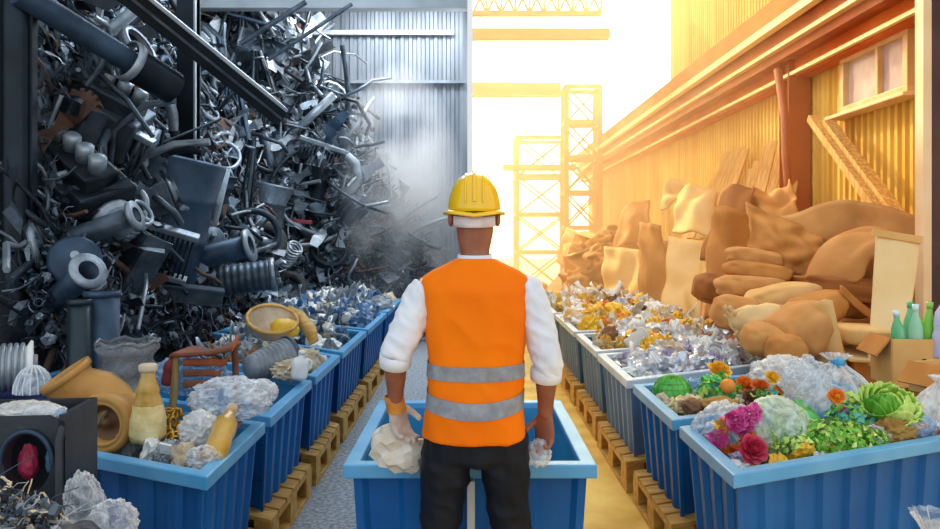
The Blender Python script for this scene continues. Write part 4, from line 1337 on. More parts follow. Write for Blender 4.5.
# armchair made of board
c1 = at(848, 330, 5.45)
Q = thing('armchair', 'tan armchair with one curled side arm beside the leaning cream board', 'armchair', c1)
def arm(u, v):
    z = -.34 + .62 * v; w = .30 * (.55 + .45 * math.sin(PI * min(1, v * .75 + .2)))
    return V(-.24 + .10 * (1 - v) ** 2 * -.5 + w * (u - .5) - .06 * v, -.05 - .15 * math.sin(PI * u) + .1 * v, z)
mb = MB(); mb.grid(lambda u, v: V(-.17 - .12 * v + .10 * math.cos(PI * u) * (1.2 - .5 * v), -.08 - .16 * math.sin(PI * u) - .06 * v * math.sin(PI * u), -.34 + .58 * v - .10 * v * v * (abs(u - .5) * 2) ** 2), 16, 16)
mb.build('curled_arm', 'cardboard_light', Q, solid=.03)
soft('seat_cushion', (.08, -.08, -.02), (.40, .44, .13), 'cardboard_light', Q, Euler((0, .04, 0)), p=.4)
MB().box((.06, -.12, -.155), (.42, .42, .025), 0, Euler((.1, .06, 0))).build('front_board', 'cream_board', Q, bevel=.008)
MB().box((.1, -.06, -.27), (.36, .36, .2)).build('seat_base', 'cardboard', Q, bevel=.01)
mb = MB(); mb.grid(lambda u, v: V(.02 + .22 * u, .14 + .03 * math.sin(u * 3), .24 - .18 * u + .07 * v), 10, 4); mb.build('back_flap', 'cardboard', Q, solid=.03)
o = patch([(868, 366, 5.15), (903, 372, 5.0), (920, 240, 5.5), (876, 234, 5.55)], 'leaning_board', 'tall cream board leaning between armchair and brown post', 'cream_board', .01, .01, .03)
o2 = MB(); a, b = at(872, 232, 5.52), at(922, 240, 5.45)
bar(MB(), a - o.location, b - o.location, .05, .02).build('top_edge', 'cardboard_light', o)

# cardboard box with bottles, and further boxes
def cbox(label, c, d, rz, flaps=True, hole=True):
    r = thing('cardboard_box', label, 'box', c, (0, 0, rz)); w, l, h = d; t = .012
    mb = MB()
    mb.box((0, -l / 2, h / 2), (w, t, h)).box((0, l / 2, h / 2), (w, t, h)).box((-w / 2, 0, h / 2), (t, l, h)).box((w / 2, 0, h / 2), (t, l, h)).box((0, 0, t / 2), (w - t, l - t, t))
    mb.build('carton', 'cardboard_light', r)
    if flaps:
        MB().box((0, -l / 2 - .06, h + .015), (w * .96, .16, t), 0, Euler((.5, 0, 0))).build('flap', 'cardboard', r) if flaps == 2 else None
        MB().box((-w / 2 - .05, 0, h - .05), (.14, l * .96, t), 0, Euler((0, -.9, 0))).build('flap', 'cardboard', r)
    if hole:
        MB().lathe([(0, -.002), (.016, -.002), (.016, .003), (0, .003)], 16, 0, Matrix.Translation((0, -l / 2 - t / 2, h * .55)) @ Matrix.Rotation(PI / 2, 4, 'X')).build('hand_hole', 'black_hole', r)
    return r
BX = at(912, 383, 4.75)
cbox('open cardboard box holding green bottles beside the brown post', (BX.x, BX.y, BX.z), (.36, .30, .29), -.1, flaps=1)
b2 = at(936, 392, 4.3)
cbox('small cardboard box behind the white plastic bag at the near bin', (b2.x + .06, b2.y, b2.z), (.28, .24, .16), .35, flaps=1)
mat('bottle_green', '#5fcf8c', '#a6e6b9', rough=.2, trans=.3, scale=5, stretch=(4, 4, .6))
mat('bottle_mint', '#a9ecc4', '#d9f6e2', rough=.2, trans=.3, scale=5)
mat('bottle_lime', '#8ddc4a', '#b6ea78', rough=.25, trans=.2, scale=5)
mat('cap_pale', '#bfe6f2', '#e4f6fa', rough=.3)
mat('cap_blue', '#3d7fc4', rough=.3)
mat('lilac_plastic', '#b4b5e0', '#d4d5f0', rough=.3, scale=3)
def bottle(m, cap, h=.24, r=.034, label='-', name='plastic_bottle'):
    t = thing(name, label, 'bottle')
    pr = [(0, 0), (r * .9, 0), (r, .012), (r, h * .35), (r * .9, h * .42), (r, h * .5), (r * .95, h * .68), (r * .45, h * .84), (r * .38, h * .9), (r * .36, h * .93), (0, h * .93)]
    MB().lathe(pr, 16).build('bottle_body', m, t)
    MB().lathe([(0, h * .9), (r * .46, h * .9), (r * .46, h), (0, h)], 14).build('cap', cap, t)
    return Kind(t)
G = 'bottles standing in the open cardboard box'
for (dx, dy, m, cp, h, rot, lb) in (
    (-.10, -.06, 'bottle_green', 'cap_pale', .36, (.05, -.12, 0), 'green bottle in the cardboard box, closest to the leaning board'),
    (-.02, -.08, 'bottle_mint', 'cap_pale', .40, (.08, -.06, 0), 'pale mint bottle in the middle of the cardboard box'),
    (.05, -.05, 'bottle_lime', 'bottle_lime', .41, (.05, .05, 0), 'lime green bottle in the cardboard box, beside the mint one'),
    (.02, .05, 'bottle_green', 'bottle_green', .40, (-.05, .02, 0), 'green bottle at the back of the cardboard box')):
    bottle(m, cp, h, .04, lb).put((BX.x + dx, BX.y + dy, BX.z + .10), rot, 1, lb, G)
p = at(938, 350, 4.6)
bottle('lilac_plastic', 'cap_blue', .40, .06).put((p.x + .02, p.y, p.z - .05), (0, .1, 0), 1, 'lilac spray bottle with a blue top beside the green bottles')

# leaning planks and cardboard sheets further back
G = 'planks leaning on the yellow wall'
for k in range(13):
    px = 688 + k * 8.3; d = 11.6 - .24 * k
    a = at(px - 10 + ES.uniform(-5, 5), 243 + ES.uniform(-5, 10), d - .1); b = at(px + 26 + ES.uniform(-7, 7), 156 + ES.uniform(-10, 18) - .6 * k, d + .4)
    b.x = min(b.x, 3.9); a.x = min(a.x, 3.85)
    L = (b - a).length
    o = MB().box((0, 0, 0), (.09 + .05 * ES.random(), .03, L)).build('wooden_plank', 'plank', bevel=.004)
    o.location = (a + b) / 2; o.rotation_euler = (b - a).to_track_quat('Z', 'Y').to_euler()
    tag(o, 'long brown plank leaning in the row behind the cardboard sheets', 'plank', G)
a, b = at(812, 205, 7.6), at(850, 100, 8.0)
for k, (q, w) in enumerate((((812, 118, 8.3, 880, 212, 6.9), .1), ((828, 124, 8.1, 902, 222, 6.7), .12))):
    A, B = at(*q[:3]), at(*q[3:]); A.x = min(A.x, 3.85); B.x = min(B.x, 3.85)
    o = MB(); bar(o, V(0, 0, 0), B - A, w, w * .8); o = o.build('slanting_strut', 'plank', bevel=.006); o.location = A
    tag(o, ['slanting brown strut against the yellow wall, closer to the red brown column', 'slanting brown strut against the yellow wall, closer to the window'][k], 'strut')
sheets = [
 ([(705, 320, 7.6), (760, 322, 7.2), (748, 214, 7.7), (712, 214, 8.0)], 'cardboard', .18, 'wide bent brown cardboard sheet behind the stacked cushions'),
 ([(664, 318, 8.6), (700, 326, 8.0), (712, 240, 8.6), (668, 236, 9.2)], 'cardboard_light', -.12, 'pale curled cardboard sheet behind the silvery plastic bin'),
 ([(600, 296, 11.4), (645, 300, 10.6), (640, 250, 11.0), (606, 248, 11.8)], 'cardboard_light', .03, 'pale upright cardboard sheet at the far bins'),
 ([(556, 262, 15), (604, 286, 14), (606, 252, 14.4), (566, 226, 15.6)], 'cardboard_light', .02, 'hazy slanting board on top of the far spill'),
 ([(640, 300, 10.2), (668, 306, 9.6), (664, 226, 10.0), (640, 222, 10.6)], 'cardboard', .1, 'brown cardboard sheet standing between the two pale ones'),
 ([(672, 232, 9.8), (716, 240, 9.3), (716, 188, 9.9), (678, 196, 10.3)], 'cardboard_light', .14, 'pale crumpled cardboard on top of the sheets under the planks'),
 ([(700, 260, 8.2), (742, 262, 7.8), (756, 190, 8.4), (722, 196, 8.8)], 'cardboard_dark', .16, 'dark brown curved cardboard sheet below the planks'),
 ([(612, 250, 12.4), (652, 240, 12), (650, 200, 12.6), (622, 210, 13)], 'cardboard', .1, 'hazy brown cardboard leaning above the far bins'),
 ([(660, 210, 11.4), (690, 200, 11.2), (684, 180, 11.6), (664, 186, 11.8)], 'cardboard_light', .05, 'hazy pale scrap of cardboard high on the far heap'),
 ([(800, 215, 7.8), (742, 235, 8.2), (752, 186, 8.6), (790, 180, 8.3)], 'cardboard', .1, 'brown cardboard standing between the planks and the sofa'),
]
for k, (pix, m, bd, lb) in enumerate(sheets):
    patch(pix, 'cardboard_sheet', lb, m, bd, .12, .014, 16, seed=k * 3)
G = 'boxes and bundles of the far spill'
for k in range(26):
    px = ES.uniform(535, 640); d = ES.uniform(12.5, 16.5)
    x = (px - 470) / F * d; z = mound(x, d)
    if z < .1: continue
    if k % 2:
        r = thing('crushed_box', 'hazy crushed cardboard box in the spill at the far end of the yard', 'box', (x, d, z + .05), rrot(ES, .5), G)
        w, h, l = ES.uniform(.4, .9), ES.uniform(.25, .5), ES.uniform(.3, .7)
        MB().box((0, 0, 0), (w, l, h)).build('carton', ES.choice(['cardboard', 'cardboard_light']), r, bevel=.01)
        MB().box((w * .4, 0, h * .55), (w * .5, l * .9, .015), 0, Euler((0, .5, 0))).build('flap', 'cardboard_light', r)
    else:
        o = soft('tied_bundle', (0, 0, 0), (ES.uniform(.4, .9), .4, ES.uniform(.3, .45)), ES.choice(['cardboard', 'tan_cloth']), amp=.5, seed=k, p=.8)
        place(o, (x, d, z + .1), rrot(ES, .4)); tag(o, 'hazy lumpy bundle in the spill at the far end of the yard', 'bundle', G)
# ------------------------------------------------------------------ what lies in the bins
FS = random.Random(11)
film('film_clear', '#e8eef4', .62); film('film_white', '#f2f1ee', .3); film('film_grey', '#aab2b8', .4)
film('film_pink', '#e2489a', .3); film('film_green', '#36b860', .25); film('film_blue', '#9fc4e8', .5)
film('film_gold', '#e2b33c', .25)
film('film_amber', '#d9a032', .25)
mat('silver_wrap', '#b9bec8', '#e4e6ea', rough=.22, metal=.6, scale=9, bump=.3, bscale=30)
mat('violet_wrap', '#8d86a8', '#b9b3cc', rough=.3, metal=.3, scale=9, bump=.3)
mat('white_scrap', '#dcdcd8', '#f4f2ec', rough=.6, scale=9, bump=.2)
mat('beige_scrap', '#bfa98a', '#ddcdb2', rough=.8, scale=9, bump=.3)
mat('yellow_scrap', '#e0a81c', '#f3c940', rough=.5, scale=9, bump=.2)
mat('orange_scrap', '#d9641a', '#ee8b34', rough=.6, scale=9, bump=.2)
mat('brown_scrap', '#6e4a30', '#8f6646', rough=.8, scale=9, bump=.3)
mat('blue_scrap', '#35587c', '#587c9e', rough=.45, scale=9, bump=.2)
mat('grey_scrap', '#6d7378', '#949a9e', rough=.6, scale=9, bump=.3)
mat('fill_pale', '#8f8a84', '#c9c3b8', rough=.8, scale=26, bump=.9, bscale=30, detail=8)
mat('fill_warm', '#9a7a4a', '#d9bb80', rough=.8, scale=26, bump=.9, bscale=30, detail=8)
mat('fill_dark', '#2b3138', '#596068', rough=.8, scale=22, bump=.9, bscale=30, detail=8)
mat('fill_veg', '#5d5a2c', '#96884c', rough=.8, scale=22, bump=.9, bscale=30, detail=8)
mat('leaf_green', '#4f9a24', '#86c93c', rough=.5, scale=6)
mat('leaf_bright', '#2fae4a', '#6fd873', rough=.5, scale=8)
mat('leaf_pale', '#a8d04a', '#d3ea86', rough=.5, scale=5, sub=.1)
mat('leaf_teal', '#2f8f7c', '#62b8a0', rough=.5, scale=6)
mat('petal_pink', '#d9308c', '#ef79bd', rough=.6, scale=8)
mat('petal_red', '#c8284a', '#e2506c', rough=.6, scale=8)
mat('petal_orange', '#ea7a18', '#f8a23e', rough=.6, scale=8)
mat('petal_yellow', '#f0b41c', '#f9d455', rough=.6, scale=8)
mat('pasta_cream', '#e6cf9a', '#f4e4bd', rough=.7, scale=12)
mat('bread_brown', '#8a6428', '#b08a3e', rough=.8, scale=9, bump=.3)
mat('dark_glass', '#2c1c34', '#43304c', rough=.15)

def inbin(key, u, v, z=None):
    q = [Vector(p).to_2d() for p in BQ[key]]; q = offs(q, -.07)
    p = bil(q, u, v); return V(p.x, p.y, z if z is not None else .6)
def fill(key, base, amp, m, label, hump=.1, sc=7, tilt=0.0):
    q = offs([Vector(p).to_2d() for p in BQ[key]], -.072); mb = MB(); lab = FS.uniform(0, 99)
    def fn(u, v):
        p = bil(q, u, v)
        e = math.sin(PI * u) * math.sin(PI * v)
        return V(p.x, p.y, base + tilt * (u - .5) + hump * e + amp * (noise.noise(V(p.x * sc, p.y * sc, lab)) + .5 * noise.noise(V(p.x * sc * 2.6, p.y * sc * 2.6, lab))) * min(1, e * 5))
    mb.grid(fn, 34, 30, 0, False)
    return stuff(mb.build('loose_waste', m), label, 'waste')

# --- small kinds that fill bins by the dozen
def k_wrap(m, seed, amp=.75, name='crumpled_wrapper'):
    mb = MB().ico((0, 0, 0), (.07, .055, .034), 3, 0, amp * .8, 2.3, seed, True if seed % 2 else 'puff', smooth=False)
    name = 'foil_wrapper' if m in ('silver_wrap', 'violet_wrap') else 'film_wrapper' if m.startswith('film') else 'sweet_wrapper' if m in ('yellow_scrap', 'orange_scrap') else 'plastic_shard' if m == 'blue_scrap' else 'paper_ball'
    return Kind(tag(mb.build(name, m), '-', 'wrapper'))
def k_strip(m, seed, name='curled_strip'):
    r = random.Random(seed); pts = [V(0, 0, 0)]; d = V(1, 0, .3)
    for i in range(9):
        d = (d + V(r.uniform(-.7, .7), r.uniform(-.7, .7), r.uniform(-.6, .6))).normalized(); pts.append(pts[-1] + d * .032)
    c = sum(pts, V(0, 0, 0)) / len(pts)
    mb = MB(); mb.ribbon([p - c for p in pts], [.015 + .03 * r.random() for _ in pts], 0, (.3, .2, 1))
    return Kind(tag(mb.build(name, m, solid=.002), '-', 'strip'))
def k_cup(m):
    t = thing('crushed_cup', '-', 'cup')
    MB().lathe([(0, 0), (.032, 0), (.045, .10), (.047, .10), (.043, .098), (.031, .006), (0, .006)], 16, wob=lambda a, z: 1 + .18 * math.sin(2 * a) * z * 10).build('cup_body', m, t)
    MB().tube([V(.046 * (1 + .18 * math.sin(2 * a * PI / 8)) * math.cos(a * PI / 8), .046 * (1 + .18 * math.sin(2 * a * PI / 8)) * math.sin(a * PI / 8), .10) for a in range(16)], .003, 5, closed=True).build('rim', 'white_scrap', t)
    return Kind(t)
def k_can(m):
    t = thing('drink_can', '-', 'can')
    MB().lathe([(0, 0), (.026, 0), (.033, .01), (.033, .105), (.027, .118)], 18, wob=lambda a, z: 1 - .12 * math.exp(-((z - .06) / .02) ** 2) * (1 + math.cos(a)) / 2).build('can_body', m, t)
    MB().lathe([(.027, .116), (.024, .113), (0, .113)], 18).build('lid', 'silver_wrap', t)
    return Kind(t)
def k_flake(m, seed):
    r = random.Random(seed); mb = MB()
    mb.grid(lambda u, v: V((u - .5) * .13, (v - .5) * .09, .03 * noise.noise(V(u * 3, v * 3, seed)) + .02 * math.sin(u * 4 + seed)), 6, 5, 0, False)
    return Kind(tag(mb.build('torn_scrap', m, solid=.003), '-', 'scrap'))
def k_stone(m, seed):
    mb = MB().ico((0, 0, 0), (.05, .042, .034), 2, 0, .5, 1.7, seed, False, smooth=False)
    return Kind(tag(mb.build('rubble_lump', m), '-', 'lump'))

def scatter(key, n, kinds, zb, hump, grp, uv=(0, 1, 0, 1), s=(1, 1.6), up=.03):
    """kinds: (Kind, weight, label)"""
    bag = [k for k in kinds for _ in range(k[1])]
    for i in range(n):
        u, v = FS.uniform(uv[0] + .05, uv[1] - .05), FS.uniform(uv[2] + .06, uv[3] - .06)
        p = inbin(key, u, v); p.z = zb + hump * math.sin(PI * u) * math.sin(PI * v) + FS.uniform(0, up)
        K, _, lb = FS.choice(bag)
        K.put(p, rrot(FS), FS.uniform(*s), lb + ' ' + grp[1], grp[0] + ', ' + lb)

wr = {c: [k_wrap(m, sd) for sd in sds] for c, m, sds in (('silver', 'silver_wrap', (1, 2)), ('clear', 'film_clear', (3, 4)), ('white', 'white_scrap', (5, 6)), ('yellow', 'yellow_scrap', (7, 8)), ('violet', 'violet_wrap', (9,)), ('gold', 'film_gold', (10,)), ('beige', 'beige_scrap', (11, 12)), ('orange', 'orange_scrap', (13,)), ('brown', 'brown_scrap', (14,)), ('blue', 'blue_scrap', (15, 16)), ('grey', 'grey_scrap', (17,)))}
st = {c: [k_strip(m, sd) for sd in sds] for c, m, sds in (('silver', 'silver_wrap', (1, 2)), ('white', 'white_scrap', (3, 4)), ('yellow', 'yellow_scrap', (5, 6)), ('gold', 'film_gold', (7,)), ('grey', 'scrap_pale', (9, 10)), ('blue', 'blue_scrap', (8,)))}
fl = {c: [k_flake(m, sd) for sd in sds] for c, m, sds in (('white', 'white_scrap', (1, 2)), ('yellow', 'yellow_scrap', (3,)), ('card', 'cardboard_light', (4,)), ('blue', 'blue_scrap', (5,)), ('orange', 'orange_scrap', (6,)))}
cups = k_cup('white_scrap'); can_s = k_can('silver_wrap'); can_o = k_can('orange_scrap')
stone = [k_stone('beige_scrap', s) for s in (1, 2)]; stone_w = k_stone('white_scrap', 3); stone_b = k_stone('brown_scrap', 4)
CN = {'silver': 'crumpled silver wrapper', 'clear': 'crumpled clear film', 'white': 'crumpled white wrapper', 'yellow': 'crumpled yellow wrapper', 'violet': 'crumpled violet foil', 'gold': 'crumpled gold film', 'beige': 'crumpled beige paper', 'orange': 'crumpled orange wrapper', 'brown': 'crumpled brown paper', 'blue': 'crumpled blue plastic', 'grey': 'crumpled grey paper'}
W = lambda c, n: [(k, n, CN[c]) for k in wr[c]]
T_ = lambda c, n: [(k, n, 'curled %s strip' % c) for k in st[c]]
L_ = lambda c, n: [(k, n, 'torn %s scrap' % c) for k in fl[c]]

fill('R3', .60, .05, 'fill_pale', 'loose shredded packaging filling the third sunny bin', .06)
scatter('R3', 105, W('silver', 3) + W('clear', 3) + W('violet', 3) + T_('silver', 3) + W('white', 2) + T_('white', 2) + W('beige', 1) + [(can_s, 1, 'dented silver can')], .66, .09, ('packaging in the third sunny bin', 'heaped in the third sunny bin'), s=(1, 1.7))
scatter('R3', 10, W('yellow', 1) + T_('yellow', 1), .74, .04, ('packaging in the third sunny bin', 'heaped in the third sunny bin'), uv=(.2, .55, .5, .9))
for key, o, zb, n, s in (('R4', 'fourth', .68, 105, (1.1, 1.9)), ('R5', 'fifth', .70, 105, (1.3, 2.2)), ('R6', 'farthest', .72, 105, (1.3, 2.2))):
    fill(key, .62, .05, 'fill_warm', 'loose shredded packaging filling the %s sunny bin' % o, .08)
    scatter(key, n, W('white', 3) + W('yellow', 2) + T_('white', 3) + T_('yellow', 3) + W('gold', 3) + W('silver', 2) + L_('white', 2) + L_('yellow', 2) + W('beige', 2) + W('orange', 1) + W('brown', 2) + [(cups, 1, 'crushed white cup')], zb, .08,
            ('scraps in the %s sunny bin' % o, 'heaped in the %s sunny bin' % o), s=s)
p = at(722, 338, 6.9)
o = patch([(688, 346, 6.75), (742, 350, 6.6), (738, 328, 7.0), (700, 326, 7.15)], 'cardboard_sheet', 'orange brown cardboard flap lying over the back edge of the fourth sunny bin', 'cardboard_dark', .04, .04, .012)

# grey side far bins
fill('L3', .60, .05, 'fill_dark', 'loose dark rubble filling the third grey bin', .06)
scatter('L3', 34, [(stone[0], 3, 'beige rubble lump'), (stone[1], 3, 'beige rubble lump'), (stone_w, 1, 'white rubble lump')] + W('beige', 1), .65, .07, ('rubble in the third grey bin', 'on the aisle side of the third grey bin'), uv=(.58, 1, .05, .98), s=(1, 1.7))
scatter('L3', 36, W('grey', 2) + T_('grey', 3) + W('brown', 2) + W('beige', 1), .64, .07, ('scrap in the third grey bin', 'in the third grey bin'), uv=(0, .62, 0, 1), s=(1.1, 1.9))
for key, o, n, s in (('L4', 'fourth', 85, (1.2, 2.0)), ('L5', 'fifth', 85, (1.4, 2.3)), ('L6', 'farthest', 70, (1.7, 2.8))):
    fill(key, .62, .05, 'fill_dark', 'loose rubble filling the %s grey bin' % o, .08)
    scatter(key, n, W('blue', 3) + T_('grey', 4) + W('grey', 4) + L_('blue', 4) + T_('blue', 2) + [(stone[0], 4, 'beige rubble lump'), (stone_w, 1, 'white rubble lump')] + W('white', 1) + T_('white', 1), .68, .08, ('scrap in the %s grey bin' % o, 'in the %s grey bin' % o), s=s)
# yellow helmet shaped basket, tan strip, green frame in the third grey bin
t = thing('yellow_basket', 'yellow and straw coloured round basket in the third grey bin', 'basket', at(270, 337, 5.95), (.5, .1, .3))
MB().lathe([(.0, .02), (.10, .03), (.17, .08), (.19, .16), (.20, .17), (.185, .16), (.165, .085), (.1, .04), (0, .035)], 26, wob=lambda a, z: 1 + .03 * math.sin(9 * a)).build('woven_bowl', 'beige_scrap', t)
MB().ico((.1, -.05, .12), (.11, .09, .08), 3, 0, .15, 3).build('yellow_dome', 'yellow_scrap', t)
MB().tube([V(.19 * math.cos(a * PI / 12), .19 * math.sin(a * PI / 12), .17) for a in range(24)], .014, 7, closed=True).build('rim', 'pallet_wood', t)
o = MB(); a = [at(288, 308, 6.5), at(300, 316, 6.4), at(310, 330, 6.2), at(314, 342, 6.0)]; c = sum(a, V(0, 0, 0)) / 4
o.ribbon([p - c for p in a], [.05, .09, .11, .07], 0, (0, -1, .3)); o = o.build('curved_slat', 'pallet_wood', solid=.02); o.location = c
tag(o, 'curved tan wooden slat sticking up from the third grey bin', 'slat')
mat('olive_frame', '#7d8a3c', '#a4ae5c', rough=.5)
o = MB(); c = at(268, 320, 6.6); o.tube([V(-.07, 0, -.12), V(-.09, 0, .06), V(-.04, .02, .13), V(.1, .02, .12), V(.14, 0, .02), V(.2, -.02, -.08)], .018, 8); o = o.build('bent_tube', 'olive_frame'); o.location = c
tag(o, 'bent olive green tube behind the yellow basket', 'tube')

# --- second grey bin: ribbed bucket, crumpled paper, white jug
fill('L2', .36, .05, 'fill_dark', 'loose dark waste in the bottom of the second grey bin', .03)
t = thing('ribbed_bucket', 'grey ribbed bucket lying on its side in the second grey bin', 'bucket', at(248, 368, 4.75))
e = (at(284, 356, 4.9) - at(246, 366, 4.7)).normalized(); T = e.to_track_quat('Z', 'Y').to_matrix().to_4x4()
pr = []
for k in range(9):
    z = .02 + .03 * k; r = .075 + .006 * k; pr += [(r, z), (r + .006, z + .008), (r + .006, z + .018), (r, z + .026)]
MB().lathe([(0, 0), (.07, 0)] + pr + [(.128, .29), (.132, .30), (.12, .30), (.07, .02), (0, .02)], 24, 0, T).build('bucket_body', 'grey_scrap', t)
MB().lathe([(.13, .285), (.14, .29), (.14, .305), (.125, .305)], 24, 0, T).build('rim', 'scrap_mid', t)
o = MB().ico((0, 0, 0), (.085, .07, .055), 4, 0, .55, 2.4, 4, True, smooth=False).build('crumpled_paper', 'beige_scrap'); o.location = at(289, 370, 4.75)
tag(o, 'crumpled beige paper between the ribbed bucket and the white jug', 'paper')
t = thing('plastic_jug', 'small white plastic jug in the corner of the second grey bin', 'jug', at(310, 377, 4.72) + V(-.07, -.02, .0), (.1, .15, .4))
mb = MB().lathe([(0, 0), (.05, 0), (.055, .015), (.055, .09), (.045, .115), (.02, .13), (.02, .15), (0, .15)], 16, wob=lambda a, z: 1 - .12 * math.cos(4 * a) * (z < .1))
mb.build('jug_body', 'white_scrap', t)
MB().tube([V(.03, 0, .12), V(.065, 0, .11), (.068, 0, .07), V(.05, 0, .05)], .009, 8).build('handle', 'white_scrap', t)
MB().lathe([(0, .148), (.023, .148), (.023, .168), (0, .168)], 12).build('cap', 'white_scrap', t)

# --- first grey bin
fill('L1', .55, .05, 'fill_dark', 'loose dark waste at the bottom of the first grey bin', .03)
mat('tan_fitting', '#b07c34', '#cd9c52', rough=.5, scale=4, bump=.1)
mat('tan_fitting_dark', '#5a3d22', '#7a5733', rough=.6, scale=6)
E0 = at(103, 424, 3.45)
t = thing('pipe_elbow', 'large tan pipe elbow with a dark hollow end facing out of the first grey bin', 'pipe elbow', E0)
mb = MB(); pts = [V(-.045, .06, .05) + (at(72, 392, 3.5) - E0) * k for k in (1.0,)]
A0 = at(70, 386, 3.55) - E0
mb.tube([V(0, .16, .0), V(-.05, .17, .05), V(-.10, .165, .10), A0 + V(.01, .04, -.02), A0 + V(-.035, .02, .05)], [.118, .12, .118, .112, .116], 24)
mb.build('elbow_body', 'tan_fitting', t)
RX = Matrix.Rotation(PI / 2, 4, 'X') 
RX = Matrix.Rotation(-.12, 4, 'Z') @ RX
MB().lathe([(.118, -.17), (.125, -.06), (.136, -.045), (.14, .0), (.134, .015), (.112, .02), (.104, .008), (.096, .016), (.088, .012), (.082, -.02), (.08, -.12)], 36, 0, RX).build('socket_ring', 'tan_fitting', t)
MB().lathe([(.081, -.03), (.05, -.05), (.02, -.04), (.018, -.01), (0, -.005)], 24, 0, RX).build('inner_disc', 'tan_fitting_dark', t)
MB().tube([V(-.05, .045, -.02), V(-.03, .02, .0), V(-.02, .03, .03), V(.0, .03, .05)], .005, 6).build('inner_wire', 'scrap_pale', t)
d2 = (A0 + V(-.035, .02, .05) - (A0 + V(.01, .04, -.02))).normalized(); T = Matrix.Translation(A0 + V(-.03, .022, .045)) @ d2.to_track_quat('Z', 'Y').to_matrix().to_4x4()
MB().lathe([(.112, -.02), (.125, -.015), (.125, .015), (.108, .015), (.105, -.03)], 24, 0, T).build('end_collar', 'tan_fitting', t)
# yellow textured bottle
t = thing('glass_bottle', 'tall yellow amber bottle with a pale crumpled lower half beside the pipe elbow', 'bottle', at(148, 440, 3.42))
mat('amber_glass', '#c99a3a', '#e8c878', rough=.2, trans=.2, scale=7, bump=.4, bscale=18)
mat('pale_honey', '#d9bd72', '#f2e3b0', rough=.3, scale=9, bump=.5, bscale=22)
MB().lathe([(0, 0), (.070, 0), (.078, .03), (.075, .10), (.062, .16)], 24, wob=lambda a, z: 1 + .05 * math.sin(7 * a + z * 60)).build('lower_half', 'pale_honey', t)
MB().lathe([(.062, .158), (.055, .19), (.048, .21), (.052, .225), (.040, .25), (.030, .29), (.032, .30), (.027, .31)], 24, wob=lambda a, z: 1 + .03 * math.sin(5 * a + z * 40)).build('upper_half', 'amber_glass', t)
MB().lathe([(.0, .305), (.036, .305), (.040, .315), (.040, .335), (.034, .34), (0, .34)], 20).build('neck_cap', 'beige_scrap', t)
# crumpled grey sack tube behind
t = thing('ribbed_sleeve', 'tall translucent grey crumpled sleeve behind the yellow bottle', 'sleeve', at(128, 432, 3.75))
film('film_smoke', '#7d8388', .35)
pr = [(.0, 0), (.12, 0)]
for k in range(14):
    pr.append((.122 + .012 * math.sin(k * 2.3) + (.02 if k > 11 else 0), .03 + .032 * k))
MB().lathe(pr, 36, wob=lambda a, z: 1 + .05 * noise.noise(V(a * 2, z * 12, 1)) + .02 * math.sin(11 * a)).build('sleeve_skin', 'film_smoke', t)
MB().tube([V(.143 * math.cos(a * PI / 12), .143 * math.sin(a * PI / 12), .44 + .012 * math.sin(a * 1.7)) for a in range(24)], .009, 6, closed=True).build('top_hem', 'film_smoke', t)
# rusty broken stool
c = at(204, 385, 3.95)
t = thing('broken_stool', 'broken rust brown slatted stool with one wooden leg in the first grey bin', 'stool', c)
mat('rust_wood', '#6d3a24', '#94573a', rough=.75, scale=8, bump=.3)
mat('stool_wood', '#8a7040', '#ad9258', rough=.7, scale=6, stretch=(6, 6, 1))
mb = MB()
mb.grid(lambda u, v: V(-.14 + .30 * u, -.09 + .2 * v, .165 + .012 * math.sin(u * 9) * v + .03 * u * u), 14, 8)
mb.build('seat_board', 'rust_wood', t, solid=.02)
for k, z in enumerate((.11, .055, 0.0)):
    o = MB(); o.grid(lambda u, v: V(-.08 + (.22 - .03 * k) * u, -.075 + .02 * math.sin(u * 3), z + .035 * v + .006 * math.sin(u * 20) * (u > .8)), 14, 3); o.build('slat', 'rust_wood' if k else 'rust_orange', t, solid=.012)
MB().tube([V(-.12, -.06, .16), V(-.125, -.07, .0), V(-.14, -.085, -.2)], [.016, .02, .017], 10).build('leg', 'stool_wood', t)
MB().tube([V(.14, .06, .18), V(.15, .05, .0), V(.16, .04, -.14)], .017, 10).build('leg', 'rust_wood', t)
MB().tube([V(.15, -.05, .18), V(.175, -.03, .22), V(.17, .0, .25), V(.16, .02, .2)], .01, 8).build('splinter', 'rust_orange', t)
# gold chain loops
mat('gold_metal', '#a8791c', '#dba93a', rough=.3, metal=.7, scale=8)
mb = MB(); base = at(176, 430, 3.5)
for k in range(26):
    q = at(168 + 12 * math.sin(k * .9) + k * .7, 410 + k * 1.7 - (6 * math.cos(k) if k > 13 else 0), 3.55 - k * .007) - base
    R = Euler((k * 1.57 + .4, k * .7, k * .5)).to_matrix()
    mb.tube([q + R @ V(.022 * math.cos(a * PI / 5), .014 * math.sin(a * PI / 5), 0) for a in range(10)], .0058, 6, closed=True)
o = mb.build('gold_chain', 'gold_metal'); o.location = base; tag(o, 'tangled thick gold chain hanging beside the yellow bottle', 'chain')
